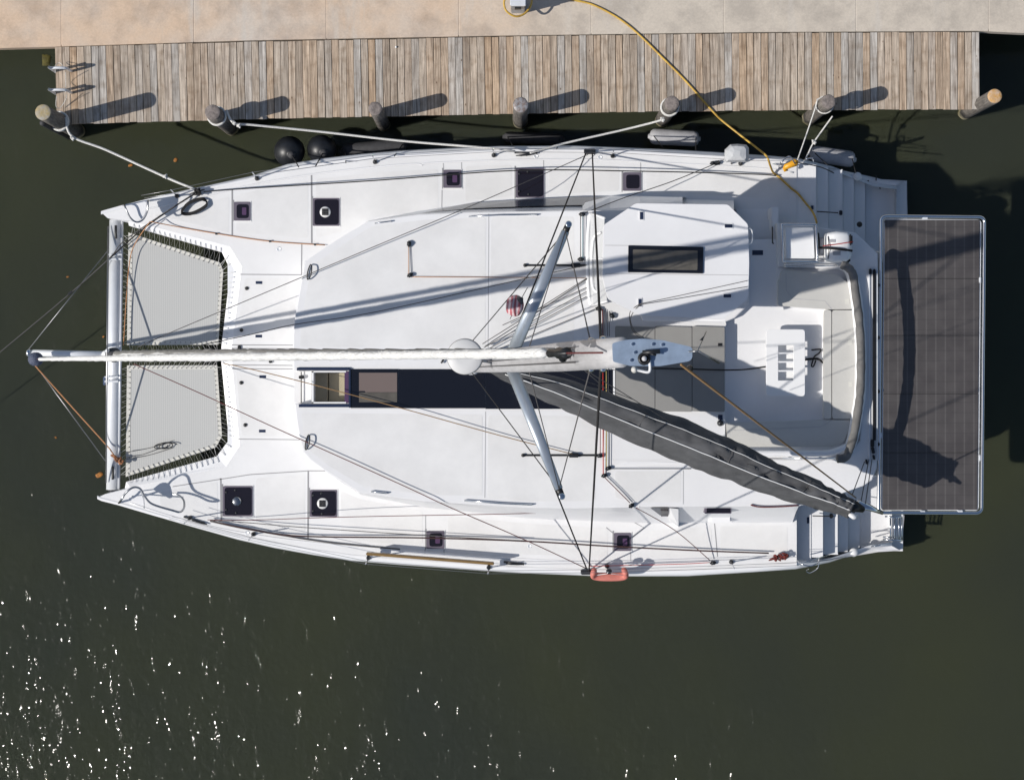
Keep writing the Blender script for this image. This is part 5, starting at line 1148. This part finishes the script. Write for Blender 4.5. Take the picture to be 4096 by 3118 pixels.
# ---- running rigging laid over the deck
def dline(pts, r, m_, name='deck_line', k=5): return rope(name, [P(*p) for p in pts], r, M[m_], boat, k, 6)
dline([(815, 767, ZD + .08), (1000, 753, ZD + .16), (1500, 722, ZD + .3), (2062, 682, ZD + .32), (2560, 685, ZD + .3), (3000, 696, ZD + .12), (3105, 703, ZD + .1)], .0115, 'rope_black')
dline([(2352, 618, ZD + .15), (1900, 817, 3.02), (1500, 985, 3.1), (1000, 1196, 3.0), (700, 1322, 2.75), (552, 1388, 2.6)], .0075, 'rope_grey', 'headsail_sheet')
dline([(2348, 1060, 3.1), (2100, 1114, 3.05), (1500, 1248, 3.06), (1180, 1297, 3.0), (1000, 1338, 2.9), (700, 1402, 2.75)], .008, 'rope_grey', 'headsail_sheet')
dline([(535, 1455, 2.5), (800, 1572, 2.7), (1100, 1710, 3.0), (1600, 1935, 3.03), (1800, 2028, 2.98), (2100, 2158, 2.35), (2345, 2272, ZD + .1)], .0085, 'rope_red', 'headsail_sheet')
dline([(890, 1452, 2.6), (1000, 1475, 2.9), (1204, 1525, 3.05), (1606, 1632, 3.1), (2000, 1741, 3.05), (2290, 1815, 3.03)], .0085, 'rope_tan', 'headsail_sheet')
dline([(850, 2084, ZD + .06), (1000, 2115, ZD + .08), (1199, 2143, ZD + .1), (1700, 2150, ZD + .14), (2100, 2163, ZD + .14), (2450, 2184, ZD + .14), (2800, 2201, ZD + .12), (3075, 2211, ZD + .1)], .0145, 'rope_dark')
dline([(840, 2080, ZD + .08), (1000, 2090, ZD + .12), (1199, 2107, ZD + .14), (1700, 2140, ZD + .18), (2100, 2161, ZD + .16)], .008, 'rope_grey')
dline([(830, 2078, ZD + .1), (1000, 2079, ZD + .2), (1400, 2066, ZD + .5), (2080, 2053, ZD + .6), (2300, 2045, ZD + .7), (2640, 2035, ZD + .95), (3000, 2027, ZD + 1.0), (3180, 2026, ZD + .95)], .007, 'rope_red')
dline([(840, 2083, ZD + .07), (1000, 2117, ZD + .04), (1300, 2166, ZD + .03), (1600, 2195, ZD + .03)], .014, 'rope_grey')
dline([(2545, 2030, ZR + .05), (2700, 2120, 2.3), (2840, 2240, ZD + .08)], .0075, 'rope_red'); dline([(2360, 2263, ZD + .1), (2700, 2255, ZD + .1), (2840, 2248, ZD + .1)], .007, 'rope_bright')
for x0, y0, x1, y1, m_, r in ((2412, 1466, 2413, 1896, 'rope_bright', .009), (2402, 1480, 2401, 1812, 'rope_red', .007), (2425, 1466, 2426, 1868, 'rope_yellow', .006), (2433, 1466, 2434, 1868, 'rope_grey', .006), (2415, 1905, 2520, 2010, 'rope_red', .008), (2422, 1902, 2528, 2008, 'rope_white', .005), (2435, 1874, 2765, 1874, 'rope_grey', .006), (2402, 1230, 2403, 1350, 'rope_tan', .012), (2410, 1236, 2412, 1350, 'rope_red', .012), (2418, 1240, 2420, 1345, 'rope_grey', .006), (2428, 1245, 2430, 1345, 'rope_grey', .006), (2436, 1245, 2438, 1345, 'rope_grey', .006)):
    dline([(x0, y0, ZR + .05), ((x0 + x1) / 2, (y0 + y1) / 2, ZR + .06), (x1, y1, ZR + .05)], r, m_, k=2)
for a, b in (((1930, 1375), (2348, 1112)), ((1940, 1385), (2348, 1116)), ((1935, 1390), (2346, 1166)), ((1945, 1400), (2346, 1186)), ((1960, 1410), (2380, 1236)), ((2010, 1300), (2346, 1150))):
    dline([(*a, ZR + .15), ((a[0] + b[0]) / 2, (a[1] + b[1]) / 2, ZR + .12), (*b, ZR + .1)], .0075, 'rope_grey', 'halyard_tail', 2)
for x in (2322, 2331): dline([(x, 862, ZR + .06), (x, 1030, ZR + .06)], .007, 'rope_teal' if x > 2325 else 'rope_grey', k=1)
dline([(2330, 855, ZR + .06), (2500, 790, 2.5), (2690, 725, 2.1), (2868, 652, ZD + .1)], .008, 'rope_black'); dline([(2960, 605, 2.3), (2868, 652, ZD + .1)], .005, 'rope_grey', k=1)
dline([(1634, 978, ZR + .03), (1634, 1095, ZR + .05)], .006, 'rope_orange', k=1); dline([(1638, 978, ZR + .03), (1639, 1095, ZR + .05)], .004, 'rope_grey', k=1)
dline([(1650, 1107, ZR + .05), (2000, 1109, ZR + .05), (2348, 1112, ZR + .06)], .006, 'rope_orange', k=2)
dline([(603, 886, 1.95), (700, 905, ZD + .05), (865, 934, ZD + .03), (1080, 965, ZD + .03), (1300, 980, ZD + .04)], .009, 'rope_orange')
dline([(600, 886, 1.95), (540, 975, 1.75), (518, 1050, 1.7), (505, 1200, 1.68), (494, 1380, 1.7)], .009, 'rope_orange')
for x in (865, 1080, 1260): MB().box(P(x, 935 if x < 900 else (965 if x < 1200 else 978), ZD + .03), (.035, .035, .04)).build('fairlead', M['rubber'], boat)
dline([(2560, 1215, ZH + .05), (2700, 1186, ZH + .05), (2990, 1122, ZH + .03)], .006, 'rope_grey', k=2); dline([(2560, 1218, ZH + .05), (2700, 1196, ZH + .05), (2990, 1146, ZH + .03)], .006, 'rope_grey', k=2)
dline([(2560, 1215, ZH + .05), (2525, 1240, ZH - .05), (2518, 1270, ZH - .3), (2530, 1320, 3.4), (2560, 1350, 3.05)], .007, 'rope_grey'); dline([(2560, 1218, ZH + .05), (2535, 1245, ZH - .05), (2522, 1280, ZH - .3), (2540, 1325, 3.4), (2575, 1350, 3.05)], .007, 'rope_grey')
dline([(780, 772, ZD + .1), (690, 830, ZD + .2), (500, 960, 1.75), (440, 1030, 1.72), (290, 1165, 1.6), (0, 1408, 1.4), (-900, 2150, .8)], .010, 'rope_grey', 'bow_spring')
dline([(775, 778, ZD + .1), (690, 832, ZD + .19), (560, 925, ZD + .05), (440, 1032, 1.72)], .014, 'rope_black', 'bow_spring')
MB().box(P(280, 1172, 1.6), (.10, .05, .05), .7).build('shackle', M['rubber'], boat, bevel=.01)
# roof tracks, blocks, winches, handrails
for x0, x1, y in ((2098, 2395, 1061), (2090, 2392, 1820)):
    MB().box((P(x0, y, ZR + .012) + P(x1, y, ZR + .012)) / 2, ((x1 - x0) * .0046, .035, .024)).build('jib_track', M['black'], boat)
    MB().box(P(x0 + 205, y, ZR + .05), (.20, .08, .08)).build('track_car', M['rubber'], boat, bevel=.02); MB().lathe(P(x0 + 2, y, ZR), [(.035, 0), (.03, .05), (.001, .055)], 12).build('track_stop', M['black'], boat, True)
def block(x, y, z=ZR, s=.09, rz=0): 
    o = MB().box(P(x, y, z + .045), (s * 1.3, s * .8, .07), rz).build('block', M['black'], boat, bevel=.02); MB().lathe(P(x, y, z + .07), [(s * .35, 0), (s * .3, .02), (.001, .022)], 10).build('sheave', M['rubber'], o, True)
for x, y, rz in ((2328, 857, 0), (2323, 1037, 0), (1640, 1100, .5), (1636, 975, 1.5), (2398, 1822, 0), (2433, 1872, .3), (2417, 1901, .3), (2526, 2021, .6), (2394, 1235, -.3), (2448, 1262, -.9)): block(x, y, rz=rz)
block(2852, 2250, ZD, .09, .1); block(2868, 652, ZD, .10, .3); block(2850, 652, ZD, .08, .3)
for pts in ([(1500, 893), (1562, 885)], [(1876, 866), (2000, 860), (2147, 859)], [(1485, 1965), (1547, 1972)], [(1858, 2001), (2000, 2012), (2128, 2018)]):
    q = [P(x, y, ZR + .06) for x, y in pts]; q = [q[0] - Vector((0, 0, .06))] + q + [q[-1] - Vector((0, 0, .06))]; MB().tube(q, .013, 8).build('handrail', M['chrome'], boat, True)
for sgn, x, y in ((1, 1238, 1088), (-1, 1230, 1768)):
    MB().tube(smoothpath([P(x + 6 * sgn * 0 + 4, y - 30 * 1, ZR + .03), P(x + 9, y - 22, ZR + .09), P(x + 6, y + 8, ZR + .1), P(x - 4, y + 28, ZR + .05), P(x - 9, y + 24, ZR + .03), P(x - 7, y - 2, ZR + .03), P(x + 2, y - 28, ZR + .03)], 5), .012, 8).build('grab_loop', M['rubber'], boat, True)
MB().tube(smoothpath([P(3003, 2018, 2.98), P(3040, 2026, 3.0), P(3120, 2025, 3.0), P(3195, 2020, 3.0)], 4), .014, 7).build('handrail', M['rope_red'], boat, True)
wire('mast_tie', P(1775, 1436, ZR + .05), P(1765, 1452, ZR + .05), .02, M['rubber'], boat)
bar('stern_rail', [(3115, 672, ZD), (3120, 655, 2.3), (3150, 628, 2.35), (3165, 632, 2.35), (3180, 655, 2.2), (3182, 662, ZD)], .014); bar('stern_rail', [(3215, 650, ZD), (3218, 640, 2.3), (3245, 632, 2.35), (3252, 636, 2.3), (3254, 645, 1.9)], .014)
bar('stern_rail', [(3192, 2236, ZD), (3200, 2252, 2.2), (3240, 2262, 2.25), (3270, 2250, 2.2), (3275, 2236, 1.7)], .012); bar('stern_rail', [(3195, 2252, 2.2), (3260, 2235, 2.2), (3318, 2218, 1.9)], .012)
bar('rail_gate', [(3190, 650, 2.2), (3280, 668, 2.2), (3335, 692, 1.9)], .010, 'rubber')
bar('hoop', [(3235, 2275, 2.2), (3225, 2282, 2.1), (3240, 2290, 2.1), (3270, 2272, 2.15), (3276, 2248, 2.2)], .007)

# ---- loose gear aboard (things of their own)
mb = MB().tube(smoothpath([P(735 + 50 * math.cos(w) * (1 + .08 * math.sin(3 * w)) + 42, 822 + 24 * math.sin(w) - 18 * math.cos(w) + 4 * (w // 6.28), ZD + .03 + .012 * w / 3) for w in [k * .45 for k in range(42)]], 3), .014, 6)
tag(mb.build('rope_coil', M['rope_black'], None, True), 'coiled black rope on the starboard bow deck', 'rope coil')
mb = MB()
for sd in range(3): knot(mb, P(790, 766, ZD + .12), .09, sd * 7.1)
tag(mb.build('rope_hitch', M['rope_black'], None, True), 'black rope hitched in a bundle on the starboard bow cleat', 'rope')
mb = MB()
for sd in range(3): knot(mb, P(462 + sd * 8, 1828 + sd * 9, ZB + .22), .08, 31 + sd * 5.7)
tag(mb.build('rope_bundle', M['copper'], None, True), 'coppery rope bundle tied on the crossbeam near the port bow', 'rope')
mb = MB().tube(smoothpath([P(640 + 32 * math.cos(w) + 3 * w, 1782 + 11 * math.sin(w) - 4 * math.cos(w), ZT + .03 + .002 * w) for w in [k * .5 for k in range(26)]], 3), .009, 6)
tag(mb.build('rope_coil', M['rope_black'], None, True), 'small black rope coil lying on the port trampoline', 'rope coil')
for i, (a, b) in enumerate((((505, 1808), (690, 1762)), ((505, 1828), (630, 1795)), ((505, 1836), (690, 1790)))):
    tag(rope('trampoline_line', [P(a[0], a[1], ZT + .1), P((a[0] + b[0]) / 2, (a[1] + b[1]) / 2 + 6, ZT + .03), P(b[0], b[1], ZT + .03)], .006, M['rope_grey']), ['thin grey line running straight to the far side of the small coil', 'short grey line curving under the small black coil', 'lowest thin grey line trailing from the crossbeam to the small coil'][i], 'rope', 'lines across the port trampoline')
mb = MB()
for sd in range(4): knot(mb, P(3095 + sd * 16, 2232 - sd * 3, ZD + .12), .085, 60 + sd * 4.4)
tag(mb.build('rope_bundle', M['rope_wine'], None, True), 'tangled dark red rope bundle at the port stern rail', 'rope')
c = P(3092, 2235, ZD + .06); 
# boarding plank on the port rail
a, b = P(1466, 2212, 2.05), P(1976, 2252, 2.05)
mbp = MB().box((a + b) / 2, ((b - a).length, .045, .24), math.atan2(b.y - a.y, b.x - a.x)); pk = thing('boarding_plank', 'varnished wooden plank lashed on edge along the port lifelines', 'plank', (a + b) / 2 - Vector((0, 0, .12)))
mbp.build('board', M['timber'], pk, bevel=.01)
for x, y in ((1474, 2228), (1956, 2266)): MB().box(P(x, y, 2.0), (.05, .10, .16)).build('clamp', M['rubber'], pk, bevel=.01)
# rescue sling bag
sl = thing('rescue_sling', 'faded red horseshoe rescue cushion hung outside the port rail', 'rescue cushion', P(2437, 2298, 1.9))
MB().tube(smoothpath([P(2376, 2284, 2.2), P(2373, 2298, 2.05), P(2392, 2304, 2.0), P(2437, 2306, 2.0), P(2485, 2304, 2.0), P(2502, 2297, 2.05), P(2498, 2282, 2.2)], 5), .055, 12, flat=(1, 1.5)).build('cushion', M['pink'], sl, True)
MB().box(P(2436, 2284, 2.25), (.10, .10, .12)).build('strap_clip', M['rubber'], sl, bevel=.02); MB().tube([P(2376, 2300, 2.12), P(2436, 2292, 2.2), P(2500, 2300, 2.12)], .006, 5).build('strap', M['piping'], sl, True)
# covered grill on the starboard rail
gr = thing('covered_grill', 'rail grill under a crumpled silver cover on the starboard quarter', 'grill', P(2945, 620, 1.8))
rows = []
for k, (f, z) in enumerate(((1.05, 2.05), (1.08, 2.25), (1.0, 2.42), (.82, 2.52), (.3, 2.55))):
    rows.append([P(2946, 613, z) + Vector((sx * .215 * f * (1 + .1 * noise.noise(Vector((i, k, 2)))), sy * .155 * f * (1 + .12 * noise.noise(Vector((i, k, 8)))), 0)) for i, (sx, sy) in enumerate(((-1, -.6), (-.85, -1), (0, -1.0), (.85, -1), (1, -.7), (1, .6), (.8, .95), (.1, 1.05), (-.5, 1), (-.95, .4)))])
mb = MB().grid(rows, close=True); mb.f.append(tuple(40 + k for k in range(10))); mb.build('cover', M['silver'], gr)
MB().tube([P(2925, 655, ZD), P(2930, 640, 2.1)], .014, 6).tube([P(2965, 655, ZD), P(2960, 640, 2.1)], .014, 6).build('bracket', M['rubber'], gr, True)
# white lidded box in a chrome rail frame
bx = thing('lidded_box', 'white lidded box inside a chrome rail frame by the outboard', 'storage box', P(3200, 975, ZR))
plate('box_lid', rnd_poly(PP([(3141, 910), (3253, 911), (3258, 1034), (3145, 1033)], 3.4), .03), 3.42, 3.36, M['white'], bx, bevel=.012)
plate('box_body', PP(rect(3146, 915, 3250, 1030), 3.3), 3.355, ZR, M['gel'], bx)
for z, r_ in ((3.5, .022), (3.2, .014)):
    q = PP([(3127, 897), (3264, 898), (3270, 1047), (3132, 1045)], z); q = rnd_poly(q, .02, 2); MB().tube(q + [q[0], q[1]], r_, 8, cap=False).build('rail_frame', M['chrome'], bx, True)
for x, y in ((3129, 899), (3263, 900), (3268, 1045), (3134, 1043)): MB().tube([P(x, y, ZR), P(x, y, 3.5)], .016, 7).build('rail_post', M['chrome'], bx, True)
# outboard motor clamped on the aft rail
om = thing('outboard_motor', 'white outboard motor with black grips laid along the stern rail', 'outboard motor', P(3350, 990, ZR))
rows = []
for t, wy, hz in ((0, .20, .10), (.06, .26, .16), (.4, .29, .19), (.8, .27, .17), (.95, .22, .12), (1.0, .15, .07)):
    c = P(lerp(3296, 3404, t), lerp(990, 988, t), 3.2); row = []
    for k in range(16):
        w = 2 * math.pi * k / 16; cx, sx = math.cos(w), math.sin(w); e = .32
        row.append(c + Vector((0, math.copysign(abs(cx) ** e, cx) * wy, math.copysign(abs(sx) ** e, sx) * hz)))
    rows.append(row)
mb = MB().grid(rows, close=True); mb.f.append(tuple(range(16))); mb.f.append(tuple(80 + k for k in range(16))); mb.build('cowl', M['white'], om, True)
MB().box(P(3400, 960, 3.26), (.07, .20, .2)).build('carry_grip', M['black'], om, bevel=.025); MB().box(P(3391, 1032, 3.2), (.07, .18, .2)).build('carry_grip', M['black'], om, bevel=.025)
MB().box(P(3284, 985, 3.1), (.13, .32, .22)).build('clamp_bracket', M['leather'], om, bevel=.03); MB().box(P(3270, 965, 3.2), (.04, .30, .2)).build('mount_pad', M['black'], om, bevel=.01)
rope('starter_cord', [P(3292, 983, 3.44), P(3340, 978, 3.44), P(3390, 970, 3.44), P(3412, 967, 3.36)], .008, M['rope_bright'], om); rope('strap', [P(3275, 990, 3.4), P(3310, 992, 3.43), P(3360, 996, 3.43), P(3408, 1003, 3.3)], .022, M['rope_black'], om)
MB().tube([P(3312, 945, 3.37), P(3316, 990, 3.405), P(3312, 1036, 3.37)], .008, 5).build('cowl_seam', M['rope_grey'], om, True)
for x, y, w, h in ((3330, 963, 22, 12), (3347, 1012, 30, 16)): plate('decal', PP(rect(x - w / 2, y - h / 2, x + w / 2, y + h / 2), 3.4), 3.396, 3.385, M['leather'], om)
bar('aft_rail', [(3135, 1058, 3.05), (3250, 1052, 3.15), (3330, 1045, 3.15), (3390, 1035, 3.15)], .014); bar('aft_rail', [(3135, 1066, 3.05), (3250, 1064, 3.1), (3365, 1060, 3.15)], .012)
